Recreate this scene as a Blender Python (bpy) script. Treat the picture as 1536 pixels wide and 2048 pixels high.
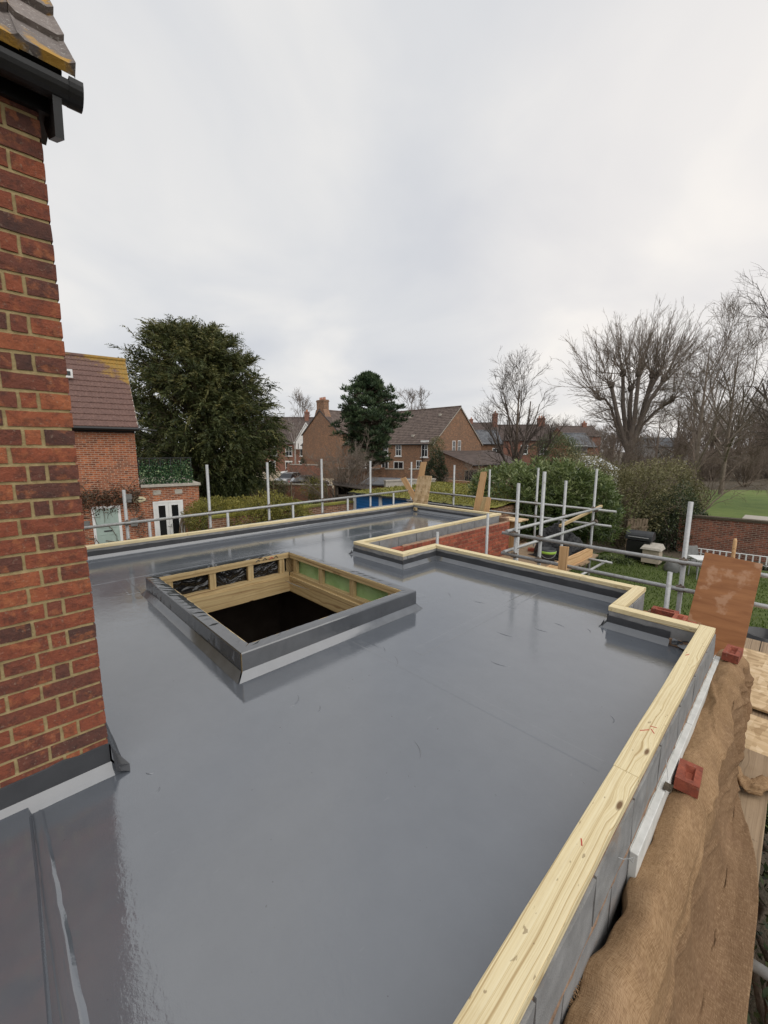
import bpy, math, random
import numpy as np
from mathutils import Matrix, Vector, Euler
sc = bpy.context.scene
for o in list(bpy.data.objects): bpy.data.objects.remove(o)
COL = sc.collection
R_ = math.radians
# ------------------------------------------------------------------ camera
YAW, PITCH, ROLL, FPX, CH = R_(45.787), R_(8.722), R_(0.185), 812.44, 1.6
def _axes():
    f = np.array([-math.sin(YAW)*math.cos(PITCH), math.cos(YAW)*math.cos(PITCH), -math.sin(PITCH)])
    r = np.array([math.cos(YAW), math.sin(YAW), 0.]); u = np.cross(r, f)
    c, s = math.cos(ROLL), math.sin(ROLL)
    return c*r+s*u, -s*r+c*u, f
CR, CU, CF = _axes(); CC = np.array([0, 0, CH])
cam = bpy.data.cameras.new('camera'); camo = bpy.data.objects.new('camera', cam); COL.objects.link(camo)
camo.matrix_world = Matrix(((CR[0], CU[0], -CF[0], 0), (CR[1], CU[1], -CF[1], 0), (CR[2], CU[2], -CF[2], CH), (0, 0, 0, 1)))
cam.sensor_fit = 'VERTICAL'; cam.sensor_height = 36; cam.lens = FPX/2048*36
cam.clip_start = .05; cam.clip_end = 3000
sc.camera = camo
sc.render.resolution_x = 768; sc.render.resolution_y = 1024
# ------------------------------------------------------------------ sky and sun (overcast)
SUN_EL, SUN_AZ = R_(50), R_(95)          # azimuth of the sun measured from +Y towards +X
sdir = Vector((math.sin(SUN_AZ)*math.cos(SUN_EL), math.cos(SUN_AZ)*math.cos(SUN_EL), math.sin(SUN_EL)))
W = bpy.data.worlds.new('World'); sc.world = W; W.use_nodes = True
nt = W.node_tree; N = nt.nodes; LK = nt.links
for n in list(N): N.remove(n)
out = N.new('ShaderNodeOutputWorld'); bg = N.new('ShaderNodeBackground'); bg.inputs[1].default_value = .10
sky = N.new('ShaderNodeTexSky'); sky.sky_type = 'NISHITA'; sky.sun_disc = False
sky.sun_elevation = SUN_EL; sky.sun_rotation = SUN_AZ; sky.air_density = 1.2; sky.dust_density = 3
tc = N.new('ShaderNodeTexCoord')
sep = N.new('ShaderNodeSeparateXYZ'); LK.new(tc.outputs['Generated'], sep.inputs[0])
ad = N.new('ShaderNodeMath'); ad.operation = 'ADD'; ad.inputs[1].default_value = .32
ab = N.new('ShaderNodeMath'); ab.operation = 'ABSOLUTE'; LK.new(sep.outputs[2], ab.inputs[0]); LK.new(ab.outputs[0], ad.inputs[0])
dvx = N.new('ShaderNodeMath'); dvx.operation = 'DIVIDE'; dvy = N.new('ShaderNodeMath'); dvy.operation = 'DIVIDE'
LK.new(sep.outputs[0], dvx.inputs[0]); LK.new(ad.outputs[0], dvx.inputs[1]); LK.new(sep.outputs[1], dvy.inputs[0]); LK.new(ad.outputs[0], dvy.inputs[1])
cmb = N.new('ShaderNodeCombineXYZ'); LK.new(dvx.outputs[0], cmb.inputs[0]); LK.new(dvy.outputs[0], cmb.inputs[1])
nz = N.new('ShaderNodeTexNoise'); nz.inputs['Scale'].default_value = 1.5; nz.inputs['Detail'].default_value = 5; nz.inputs['Roughness'].default_value = .48; nz.inputs['Distortion'].default_value = .4
LK.new(cmb.outputs[0], nz.inputs['Vector'])
rp = N.new('ShaderNodeValToRGB'); e = rp.color_ramp.elements
e[0].position = .34; e[0].color = (.522, .536, .568, 1); e[1].position = .68; e[1].color = (.690, .678, .662, 1)
em = rp.color_ramp.elements.new(.52); em.color = (.588, .594, .608, 1)
LK.new(nz.outputs[0], rp.inputs[0])
sc10 = N.new('ShaderNodeVectorMath'); sc10.operation = 'SCALE'; sc10.inputs['Scale'].default_value = 10.
LK.new(rp.outputs[0], sc10.inputs[0])
# broad veil of warmer light around the hidden sun
GLOW = Vector(CF*FPX+CR*(1560-768)-CU*(470-1024)).normalized()     # the bright break low over the park
nrm = N.new('ShaderNodeVectorMath'); nrm.operation = 'NORMALIZE'; LK.new(tc.outputs['Generated'], nrm.inputs[0])
dt = N.new('ShaderNodeVectorMath'); dt.operation = 'DOT_PRODUCT'; dt.inputs[1].default_value = GLOW; LK.new(nrm.outputs[0], dt.inputs[0])
mr = N.new('ShaderNodeMapRange'); mr.interpolation_type = 'SMOOTHSTEP'; mr.inputs[1].default_value = .80; mr.inputs[2].default_value = 1; LK.new(dt.outputs['Value'], mr.inputs[0])
glo = N.new('ShaderNodeVectorMath'); glo.operation = 'SCALE'; glo.inputs[0].default_value = (1.25, .95, .62); LK.new(mr.outputs[0], glo.inputs['Scale'])
addg = N.new('ShaderNodeVectorMath'); addg.operation = 'ADD'; LK.new(sc10.outputs[0], addg.inputs[0]); LK.new(glo.outputs[0], addg.inputs[1])
mx = N.new('ShaderNodeMix'); mx.data_type = 'RGBA'; mx.inputs[0].default_value = .96
LK.new(sky.outputs[0], mx.inputs[6]); LK.new(addg.outputs[0], mx.inputs[7])
LK.new(mx.outputs[2], bg.inputs[0]); LK.new(bg.outputs[0], out.inputs[0])
sl = bpy.data.lights.new('sun', 'SUN'); sl.energy = 1.5; sl.angle = R_(80); sl.color = (1, .965, .92)
so = bpy.data.objects.new('sun', sl); COL.objects.link(so); so.rotation_euler = sdir.to_track_quat('Z', 'Y').to_euler()
vs = sc.view_settings; vs.view_transform = 'Standard'; vs.look = 'None'; vs.exposure = .34; vs.gamma = 1; vs.use_curve_mapping = False

# ------------------------------------------------------------------ pixel helpers (a pixel gives a direction only)
def ray(x, y): return CF*FPX + CR*(x-768) - CU*(y-1024)
def pz(x, y, h): d = ray(x, y); return CC + d*((h-CH)/d[2])
def pX(x, y, v): d = ray(x, y); return CC + d*(v/d[0])
def pY(x, y, v): d = ray(x, y); return CC + d*(v/d[1])
def pd(x, y, dep): return CC + ray(x, y)*(dep/FPX)
GZ = -2.7

# ------------------------------------------------------------------ mesh helpers
WM = {}
rnd = random.Random(7)
class MB:
    def __init__(s): s.v = []; s.f = []
    def add(s, vs, fs):
        b = len(s.v); s.v += [tuple(map(float, p)) for p in vs]; s.f += [tuple(b+i for i in f) for f in fs]; return s
    def hexa(s, p):   # 4 bottom ccw, 4 top ccw
        return s.add(p, [(3, 2, 1, 0), (4, 5, 6, 7), (0, 1, 5, 4), (1, 2, 6, 5), (2, 3, 7, 6), (3, 0, 4, 7)])
    def box(s, x0, x1, y0, y1, z0, z1):
        return s.hexa([(x0, y0, z0), (x1, y0, z0), (x1, y1, z0), (x0, y1, z0), (x0, y0, z1), (x1, y0, z1), (x1, y1, z1), (x0, y1, z1)])
    def obox(s, c, ex, ey, ez):
        c, ex, ey, ez = map(np.array, (c, ex, ey, ez))
        return s.hexa([c-ex-ey-ez, c+ex-ey-ez, c+ex+ey-ez, c-ex+ey-ez, c-ex-ey+ez, c+ex-ey+ez, c+ex+ey+ez, c-ex+ey+ez])
    def tube(s, pts, rad, n=8, cap=True):
        pts = [np.array(p, float) for p in pts]; m = len(pts)
        if not hasattr(rad, '__len__'): rad = [rad]*m
        b = len(s.v); up = None
        for i, p in enumerate(pts):
            t = pts[min(i+1, m-1)]-pts[max(i-1, 0)]; t = t/(np.linalg.norm(t)+1e-9)
            a = np.array([0, 0, 1.]) if abs(t[2]) < .9 else np.array([1., 0, 0])
            if up is None: up = a
            x = np.cross(t, up); x /= np.linalg.norm(x)+1e-9; y = np.cross(x, t); up = y
            for k in range(n):
                an = 2*math.pi*k/n
                s.v.append(tuple(p+rad[i]*(x*math.cos(an)+y*math.sin(an))))
        for i in range(m-1):
            for k in range(n):
                k2 = (k+1) % n
                s.f.append((b+i*n+k, b+i*n+k2, b+(i+1)*n+k2, b+(i+1)*n+k))
        if cap:
            s.f.append(tuple(b+k for k in range(n))[::-1]); s.f.append(tuple(b+(m-1)*n+k for k in range(n)))
        return s
    def extrude(s, poly, vec):   # poly: list of 3d points
        n = len(poly); vec = np.array(vec); P = [np.array(p, float) for p in poly]
        return s.add(P+[p+vec for p in P], [tuple(range(n))[::-1], tuple(range(n, 2*n))]+[(i, (i+1) % n, n+(i+1) % n, n+i) for i in range(n)])
    def grid(s, G):  # G[i][j] points
        b = len(s.v); m = len(G); n = len(G[0])
        for row in G: s.v += [tuple(map(float, p)) for p in row]
        for i in range(m-1):
            for j in range(n-1): s.f.append((b+i*n+j, b+i*n+j+1, b+(i+1)*n+j+1, b+(i+1)*n+j))
        return s
    def mesh(s, name, m, smooth=False):
        me = bpy.data.meshes.new(name); me.from_pydata(s.v, [], s.f); me.materials.append(m)
        if smooth: me.polygons.foreach_set('use_smooth', [True]*len(me.polygons))
        me.update(); return me
    def build(s, name, m, parent=None, local=False, smooth=False, bevel=0):
        o = bpy.data.objects.new(name, s.mesh(name, m, smooth)); link(o, parent, local)
        if bevel:
            b = o.modifiers.new('bevel', 'BEVEL'); b.width = bevel; b.segments = 2; b.limit_method = 'ANGLE'
        return o
def link(o, parent=None, local=False):
    COL.objects.link(o)
    if parent is not None:
        o.parent = parent
        if local: WM[o.name] = WM[parent.name]
        else: o.matrix_parent_inverse = WM[parent.name].inverted(); WM[o.name] = Matrix.Identity(4)
    else: WM[o.name] = Matrix.Identity(4)
    return o
def place(o, loc, rot=(0, 0, 0)):
    o.location = loc; o.rotation_euler = rot
    return o
def tag(o, label=None, cat=None, group=None, kind=None):
    if label: o['label'] = label
    if cat: o['category'] = cat
    if group: o['group'] = group
    if kind: o['kind'] = kind
    return o
def empty(name, loc=(0, 0, 0), rz=0, parent=None):
    o = bpy.data.objects.new(name, None); o.empty_display_size = .1; COL.objects.link(o)
    o.location = loc; o.rotation_euler = (0, 0, rz)
    WM[o.name] = Matrix.LocRotScale(Vector(loc), Euler((0, 0, rz)), None)
    return o
def npmesh(name, V, F, m, parent=None, tint=None, smooth=False):
    V = np.asarray(V, np.float32); F = np.asarray(F, np.int32); k = F.shape[1]
    me = bpy.data.meshes.new(name); me.vertices.add(len(V)); me.vertices.foreach_set('co', V.ravel())
    me.loops.add(F.size); me.loops.foreach_set('vertex_index', F.ravel())
    me.polygons.add(len(F)); me.polygons.foreach_set('loop_start', np.arange(0, F.size, k, dtype=np.int32))
    if smooth: me.polygons.foreach_set('use_smooth', np.ones(len(F), bool))
    if tint is not None:
        a = me.attributes.new('tint', 'FLOAT', 'POINT'); a.data.foreach_set('value', np.asarray(tint, np.float32))
    me.update(calc_edges=True); me.materials.append(m)
    o = bpy.data.objects.new(name, me); return link(o, parent)

# ------------------------------------------------------------------ material helpers
class G:
    def __init__(s, name):
        s.m = bpy.data.materials.new(name); s.m.use_nodes = True; s.t = s.m.node_tree; s.N = s.t.nodes
        s.b = s.N['Principled BSDF']
    def set(s, inp, v):
        if isinstance(v, bpy.types.NodeSocket): s.t.links.new(v, inp)
        elif isinstance(v, tuple) and len(v) == 3 and inp.type == 'RGBA': inp.default_value = (*v, 1)
        else: inp.default_value = v
    def node(s, t, ins={}, **props):
        n = s.N.new(t)
        for k, v in props.items(): setattr(n, k, v)
        for k, v in ins.items(): s.set(n.inputs[k], v)
        return n
    def obj(s): return s.node('ShaderNodeTexCoord').outputs['Object']
    def pos(s): return s.node('ShaderNodeNewGeometry').outputs['Position']
    def nrm(s): return s.node('ShaderNodeNewGeometry').outputs['Normal']
    def rand(s): return s.node('ShaderNodeObjectInfo').outputs['Random']
    def attr(s, n): return s.node('ShaderNodeAttribute', attribute_name=n).outputs['Fac']
    def sep(s, v): return s.node('ShaderNodeSeparateXYZ', {0: v}).outputs
    def comb(s, x=0., y=0., z=0.): return s.node('ShaderNodeCombineXYZ', {0: x, 1: y, 2: z}).outputs[0]
    def map(s, v, scale=(1, 1, 1), loc=(0, 0, 0), rot=(0, 0, 0)): return s.node('ShaderNodeMapping', {'Vector': v, 'Scale': scale, 'Location': loc, 'Rotation': rot}).outputs[0]
    def noise(s, v, sc=5., det=4., ro=.55, dist=0.): return s.node('ShaderNodeTexNoise', {'Vector': v, 'Scale': sc, 'Detail': det, 'Roughness': ro, 'Distortion': dist}).outputs[0]
    def voro(s, v, sc=5., feat='F1', out=0): return s.node('ShaderNodeTexVoronoi', {'Vector': v, 'Scale': sc}, feature=feat).outputs[out]
    def math(s, op, a, b=0., c=0., clamp=False): return s.node('ShaderNodeMath', {0: a, 1: b, 2: c}, operation=op, use_clamp=clamp).outputs[0]
    def vadd(s, a, b): return s.node('ShaderNodeVectorMath', {0: a, 1: b}, operation='ADD').outputs[0]
    def ramp(s, f, *st):
        n = s.node('ShaderNodeValToRGB', {0: f}); el = n.color_ramp.elements
        for i, (p, c) in enumerate(st):
            x = el[i] if i < 2 else el.new(p)
            if not isinstance(c, tuple): c = (c, c, c)
            x.position = p; x.color = (*c, 1)
        return n.outputs[0]
    def mix(s, f, a, b, bt='MIX'):
        n = s.node('ShaderNodeMix', data_type='RGBA', blend_type=bt); s.set(n.inputs[0], f); s.set(n.inputs[6], a); s.set(n.inputs[7], b); return n.outputs[2]
    def bump(s, h, st=.5, d=.01, n=None):
        q = s.node('ShaderNodeBump', {'Height': h, 'Strength': st, 'Distance': d})
        if n is not None: s.set(q.inputs['Normal'], n)
        return q.outputs[0]
    def done(s, col, rough=.7, normal=None, metal=0., spec=None, **kw):
        s.set(s.b.inputs['Base Color'], col); s.set(s.b.inputs['Roughness'], rough); s.set(s.b.inputs['Metallic'], metal)
        if normal is not None: s.set(s.b.inputs['Normal'], normal)
        if spec is not None: s.set(s.b.inputs['Specular IOR Level'], spec)
        for k, v in kw.items(): s.set(s.b.inputs[k.replace('_', ' ')], v)
        return s.m
M = {}
def simple(name, c1, c2, sc=6., rough=.7, bs=.3, bd=.01, metal=0., spec=None, world=True, det=5.):
    g = G(name); p = g.pos() if world else g.obj()
    n = g.noise(p, sc, det, .6)
    M[name] = g.done(g.ramp(n, (.3, c1), (.7, c2)), rough, g.bump(g.noise(p, sc*6, 3), bs, bd) if bs else None, metal, spec)
    return M[name]
def brickmat(name, c1, c2, c3, mort, bw=.225, bh=.075, ms=.012, dirt=.5, bstr=.5):
    g = G(name); o = g.obj(); x = g.sep(o)
    v = g.comb(g.math('ADD', x[0], x[1]), x[2], 0.)
    nb = g.node('ShaderNodeTexBrick', {'Vector': v, 'Color1': (0, 0, 0), 'Color2': (1, 1, 1), 'Mortar': (.5, .5, .5), 'Scale': 1., 'Mortar Size': ms, 'Mortar Smooth': .2, 'Bias': 0., 'Brick Width': bw, 'Row Height': bh})
    cell = g.node('ShaderNodeTexWhiteNoise', {'Vector': g.comb(g.math('FLOOR', g.math('MULTIPLY', g.math('ADD', x[0], x[1]), 1/bw*2)), g.math('FLOOR', g.math('MULTIPLY', x[2], 1/bh)), 0.)}, noise_dimensions='3D').outputs[0]
    val = g.math('ADD', g.math('MULTIPLY', nb.outputs[0], .5), g.math('MULTIPLY', cell, .5))
    c = g.ramp(val, (.08, c1), (.45, c2), (.92, c3))
    big = g.noise(o, .7, 4)
    c = g.mix(g.math('MULTIPLY', g.ramp(big, (.42, 0.), (.75, 1.)), dirt), c, g.mix(.55, c, (.06, .045, .035)))
    mo = g.noise(o, 4.5, 4., .75)
    c = g.mix(g.ramp(mo, (.36, .85), (.60, 0.)), c, (c1[0]*.8, c1[1]*.8, c1[2]*.8))
    m2 = g.noise(o, 2.6, 6., .8)
    c = g.mix(g.ramp(m2, (.52, 0.), (.66, .55)), c, c3)
    c = g.mix(g.ramp(g.noise(o, 1.1, 5., .75), (.36, .6), (.5, 0.)), c, (c1[0]*.9, c1[1]*.95, c1[2]))
    c = g.mix(nb.outputs[1], c, mort)
    M[name] = g.done(c, .85, g.bump(g.math('SUBTRACT', 1., nb.outputs[1]), bstr, .008))
    return M[name]
def wood(name, light, mid, dark, rough=.65, freq=75., knots=1.):
    g = G(name); o = g.obj(); rv = g.math('MULTIPLY', g.rand(), 37.)
    o2 = g.vadd(o, g.comb(rv, g.math('MULTIPLY', g.rand(), 3.1), 0.)); x = g.sep(o2)
    lo = g.noise(g.map(o2, (1.6, 7., 7.)), 1., 2., .5)
    kn = g.voro(g.map(o2, (2.6, 8., 8.)), 1.)
    sw = g.ramp(kn, (.0, 1.), (.32, 0.))
    d = g.math('ADD', g.math('ADD', x[1], g.math('MULTIPLY', x[2], .5)), g.math('ADD', g.math('MULTIPLY', lo, .035), g.math('MULTIPLY', sw, .022)))
    ln = g.noise(g.comb(g.math('MULTIPLY', x[0], .35), g.math('MULTIPLY', d, freq), 0.), 1., 2.5, .6)
    fine = g.noise(g.map(o2, (7., 240., 240.)), 1., 3., .6)
    c = g.ramp(ln, (.40, light), (.55, mid), (.70, dark))
    c = g.mix(g.math('MULTIPLY', g.ramp(fine, (.45, 0.), (.8, 1.)), .35), c, dark)
    c = g.mix(g.math('MULTIPLY', g.ramp(kn, (.05, 1.), (.10, 0.)), knots), c, (dark[0]*.38, dark[1]*.3, dark[2]*.26))
    stn = g.noise(o2, 4., 5., .65)
    c = g.mix(g.math('MULTIPLY', g.ramp(stn, (.52, 0.), (.8, 1.)), .5), c, (mid[0]*.72, mid[1]*.66, mid[2]*.58))
    sp = g.noise(g.map(o2, (28., 60., 60.)), 1., 2., .5)
    c = g.mix(g.ramp(sp, (.70, 0.), (.74, .6)), c, (dark[0]*.4, dark[1]*.36, dark[2]*.34))
    M[name] = g.done(c, rough, g.bump(g.math('ADD', ln, g.math('MULTIPLY', fine, .6)), .3, .0012))
    return M[name]
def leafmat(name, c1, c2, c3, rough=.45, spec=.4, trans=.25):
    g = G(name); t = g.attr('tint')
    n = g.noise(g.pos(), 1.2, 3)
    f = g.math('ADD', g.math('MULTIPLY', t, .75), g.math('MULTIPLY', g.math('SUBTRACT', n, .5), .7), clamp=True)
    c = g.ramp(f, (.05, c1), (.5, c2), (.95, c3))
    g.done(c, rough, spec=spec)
    tr = g.node('ShaderNodeBsdfTranslucent', {0: c}); mxs = g.node('ShaderNodeMixShader', {0: trans})
    g.t.links.new(g.b.outputs[0], mxs.inputs[1]); g.t.links.new(tr.outputs[0], mxs.inputs[2])
    g.t.links.new(mxs.outputs[0], g.N['Material Output'].inputs[0])
    M[name] = g.m; return g.m

# old facing bricks of the near house (one object each, colour by object)
def brickpiece(name, stops, rough=.8, nsc=24., dark=(.035, .022, .02)):
    g = G(name); r = g.rand(); o = g.obj(); p = g.pos()
    n = g.noise(p, nsc, 6., .7); n2 = g.noise(p, nsc*.35, 3., .5)
    c = g.ramp(g.math('ADD', g.math('MULTIPLY', r, .75), g.math('MULTIPLY', n2, .3)), *stops)
    c = g.mix(g.ramp(n, (.47, 0.), (.64, .8)), c, g.mix(.64, c, dark))
    c = g.mix(g.ramp(g.noise(p, nsc*.8, 4., .6), (.56, 0.), (.66, .5)), c, stops[-1][1])
    c = g.mix(g.ramp(g.noise(p, nsc*3, 3.), (.62, 0.), (.75, .35)), c, (.42, .33, .24))
    M[name] = g.done(c, rough, g.bump(g.noise(p, nsc*1.8, 8., .75), 1., .014))
brickpiece('brick_old', ((.08, (.070, .034, .027)), (.28, (.15, .052, .034)), (.54, (.245, .066, .033)), (.80, (.32, .086, .038)), (.98, (.44, .15, .058))))
brickpiece('brick_new', ((.1, (.19, .045, .026)), (.5, (.31, .074, .040)), (.95, (.42, .115, .060))), nsc=14., dark=(.06, .02, .015))
g = G('mortar'); p = g.pos(); n = g.noise(p, 30., 6., .65)
M['mortar'] = g.done(g.ramp(n, (.3, (.25, .185, .085)), (.7, (.43, .335, .17))), .95, g.bump(g.noise(p, 120., 4.), .8, .004))
g = G('mortar_grey'); p = g.pos(); n = g.noise(p, 18., 6., .65)
M['mortar_grey'] = g.done(g.ramp(n, (.3, (.17, .105, .065)), (.7, (.36, .235, .155))), .95, g.bump(g.noise(p, 60., 4.), .8, .006))
g = G('block'); p = g.pos(); n = g.noise(p, 9., 6., .6); n2 = g.noise(p, 180., 3.)
c = g.ramp(n, (.25, (.15, .15, .15)), (.75, (.29, .29, .285)))
c = g.mix(g.ramp(g.noise(p, 4., 5., .7), (.58, 0.), (.72, .6)), c, (.26, .18, .12))
c = g.mix(g.math('MULTIPLY', g.rand(), .25), c, (.20, .20, .21))
M['block'] = g.done(c, .95, g.bump(n2, .6, .003))
# ------------- wet liquid roof membrane
def membrane(name, c1, c2, wet=1.):
    g = G(name); p = g.pos(); x = g.sep(p)
    flat = g.comb(x[0], x[1], 0.)
    big = g.noise(flat, .9, 3., .5); med = g.noise(flat, 6., 4., .6)
    fine = g.noise(p, 150., 3., .6); rip = g.noise(g.map(flat, (1., 1.5, 1.)), 9., 3., .6, .5)
    c = g.ramp(g.math('ADD', g.math('MULTIPLY', big, .6), g.math('MULTIPLY', med, .4)), (.35, c1), (.65, c2))
    spots = g.noise(flat, 34., 2.)
    c = g.mix(g.ramp(spots, (.745, 0.), (.775, .6)), c, (.025, .025, .027))
    dust = g.noise(g.map(flat, (14., 3., 1.), rot=(0, 0, .5)), 2., 5., .7)
    c = g.mix(g.ramp(dust, (.66, 0.), (.8, .10)), c, (.5, .5, .5))
    film = g.noise(g.map(flat, (1.5, 4.2, 1.), rot=(0, 0, .12)), 1., 5., .62, .5)
    ro = g.ramp(g.math('ADD', g.math('MULTIPLY', big, .35), g.math('MULTIPLY', film, .65)), (.44, .004), (.54, .016), (.60, .06), (.70, .13))
    h1 = g.bump(g.noise(flat, 1.3, 1., .4), .22, .010)
    h2 = g.bump(g.math('MULTIPLY', rip, g.ramp(g.noise(flat, .8, 2.), (.45, .12), (.62, 1.))), .2, .006, h1)
    h3 = g.bump(g.math('MULTIPLY', g.math('ADD', g.noise(flat, 38., 4., .7), g.math('MULTIPLY', fine, .25)), g.ramp(g.noise(flat, 1.1, 2.), (.4, .3), (.62, 1.))), .24, .0032, h2)
    h4 = h3
    M[name] = g.done(c, .5, h4, spec=.0, Coat_Weight=1., Coat_Roughness=ro, Coat_Normal=h4, Coat_IOR=2.25)
membrane('roof', (.090, .100, .116), (.110, .121, .138))
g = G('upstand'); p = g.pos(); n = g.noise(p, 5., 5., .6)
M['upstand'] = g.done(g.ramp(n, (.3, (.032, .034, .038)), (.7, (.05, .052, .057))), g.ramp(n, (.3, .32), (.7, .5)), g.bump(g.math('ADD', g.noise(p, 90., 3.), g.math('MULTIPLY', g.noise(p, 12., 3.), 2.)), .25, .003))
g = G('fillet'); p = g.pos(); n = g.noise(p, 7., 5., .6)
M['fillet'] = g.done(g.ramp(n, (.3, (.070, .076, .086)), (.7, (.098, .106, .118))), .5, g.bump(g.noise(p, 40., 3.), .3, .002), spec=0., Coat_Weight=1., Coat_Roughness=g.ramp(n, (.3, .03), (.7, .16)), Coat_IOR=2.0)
wood('timber', (.71, .615, .395), (.665, .555, .325), (.40, .285, .135), .7, 170.)
wood('stud', (.55, .42, .22), (.46, .33, .16), (.25, .15, .07), .65, 70.)
wood('plank', (.66, .43, .22), (.58, .35, .165), (.36, .18, .08), .65, 70.)
wood('board_old', (.33, .235, .145), (.26, .18, .105), (.12, .078, .045), .75, 70.)
g = G('osb'); p = g.obj(); st = g.map(p, (7., 26., 7.)); a = g.voro(st, 1., out=1); a2 = g.voro(g.map(p, (24., 8., 9.), (3, 1, 0)), 1., out=1)
c = g.mix(.5, a, a2); bw = g.node('ShaderNodeRGBToBW', {0: c}).outputs[0]
M['osb'] = g.done(g.ramp(g.math('ADD', g.math('MULTIPLY', bw, .8), g.math('MULTIPLY', g.noise(p, 3., 4.), .25)), (.3, (.36, .235, .115)), (.55, (.56, .40, .225)), (.8, (.68, .52, .33))), .7, g.bump(bw, .4, .002))
g = G('ply'); p = g.obj(); n = g.noise(g.map(p, (1.2, 9., 9.)), 2., 5., .6, .6); w = g.noise(p, 4.2, 4., .55)
c = g.ramp(n, (.3, (.25, .095, .03)), (.7, (.40, .175, .065)))
c = g.mix(g.ramp(w, (.55, 0.), (.60, .65)), c, (.50, .29, .17))
M['ply'] = g.done(c, g.ramp(w, (.5, .55), (.7, .3)), g.bump(n, .1, .002))
g = G('insulation'); p = g.pos(); v = g.voro(p, 70.); n = g.noise(p, 14., 4.)
c = g.ramp(n, (.3, (.52, .52, .49)), (.7, (.66, .66, .63)))
c = g.mix(g.ramp(g.noise(p, 60., 4., .7), (.66, 0.), (.72, .85)), c, (.10, .085, .07))
M['insulation'] = g.done(c, .75, g.bump(n, .2, .003))
g = G('hessian'); p = g.pos(); hy, hs_ = g.attr('hy'), g.attr('hs')
n = g.noise(p, 3., 5., .6)
weft = g.noise(g.comb(g.math('MULTIPLY', hy, 300.), g.math('MULTIPLY', hs_, 34.), 0.), 1., 2.); warp = g.noise(g.comb(g.math('MULTIPLY', hy, 30.), g.math('MULTIPLY', hs_, 330.), 3.), 1., 2.)
th = g.math('MULTIPLY', g.math('ADD', weft, warp), .5); slub = g.noise(g.comb(g.math('MULTIPLY', hy, 90.), g.math('MULTIPLY', hs_, 7.), 5.), 1., 2.)
c = g.ramp(n, (.3, (.225, .138, .072)), (.55, (.31, .196, .106)), (.75, (.385, .255, .148)))
c = g.mix(g.ramp(g.noise(p, 1.6, 4., .6), (.5, 0.), (.7, .4)), c, (.20, .115, .066))
drape_dark = g.ramp(g.math('ADD', hs_, g.math('MULTIPLY', g.math('SUBTRACT', g.noise(p, 5., 4., .6), .5), .35)), (.27, 0.), (.42, .75))  # cloth turns darker brown further along the drape, with an uneven edge
c = g.mix(drape_dark, c, g.mix(.75, c, (.115, .066, .040)))
c = g.mix(g.ramp(th, (.38, .5), (.5, 0.)), c, (.12, .068, .032))
c = g.mix(g.ramp(th, (.5, 0.), (.62, .38)), c, (.46, .325, .195))
c = g.mix(g.ramp(slub, (.66, 0.), (.76, .22)), c, (.15, .09, .05))
c = g.mix(g.ramp(g.noise(p, 7., 5., .65), (.54, 0.), (.7, .3)), c, (.17, .10, .06))
M['hessian'] = g.done(c, .95, g.bump(g.math('ADD', g.math('MULTIPLY', th, 2.), g.noise(p, 40., 3.)), .6, .003), spec=.12)
g = G('galv'); p = g.pos(); n = g.noise(p, 26., 5., .7)
c = g.ramp(n, (.3, (.30, .305, .30)), (.7, (.47, .475, .47)))
c = g.mix(g.ramp(g.noise(p, 9., 5., .7), (.6, 0.), (.74, .75)), c, (.16, .13, .10))
M['galv'] = g.done(c, g.ramp(n, (.3, .42), (.7, .62)), g.bump(n, .15, .002), metal=.35)
simple('coupler', (.07, .06, .052), (.20, .15, .11), 30., .6, metal=.5)
simple('black_plastic', (.012, .012, .013), (.025, .025, .027), 9., .28, .25, .004)
simple('gutter_black', (.005, .005, .005), (.010, .010, .010), 20., .5, .15, .002)
g = G('tarp'); p = g.pos(); M['tarp'] = g.done((.008, .008, .009), .22, g.bump(g.noise(p, 7., 4., .6, 1.2), 1., .06), spec=.35)
g = G('polythene'); p = g.obj(); M['polythene'] = g.done((.012, .012, .013), .12, g.bump(g.noise(g.map(p, (1., 1., 1.6)), 4., 2., .5, 1.6), 1., .10))
g = G('breather_green'); p = g.obj(); M['breather_green'] = g.done(g.ramp(g.noise(p, 5., 4.), (.3, (.24, .40, .16)), (.7, (.36, .52, .26))), .5, g.bump(g.noise(p, 7., 4., .6, 1.), .6, .02))
simple('interior_dark', (.09, .07, .055), (.14, .11, .09), 3., .9, 0)
simple('card', (.30, .19, .10), (.36, .24, .13), 5., .8, 0)
simple('paint_mark', (.35, .03, .02), (.5, .05, .03), 60., .6, 0)
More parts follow.
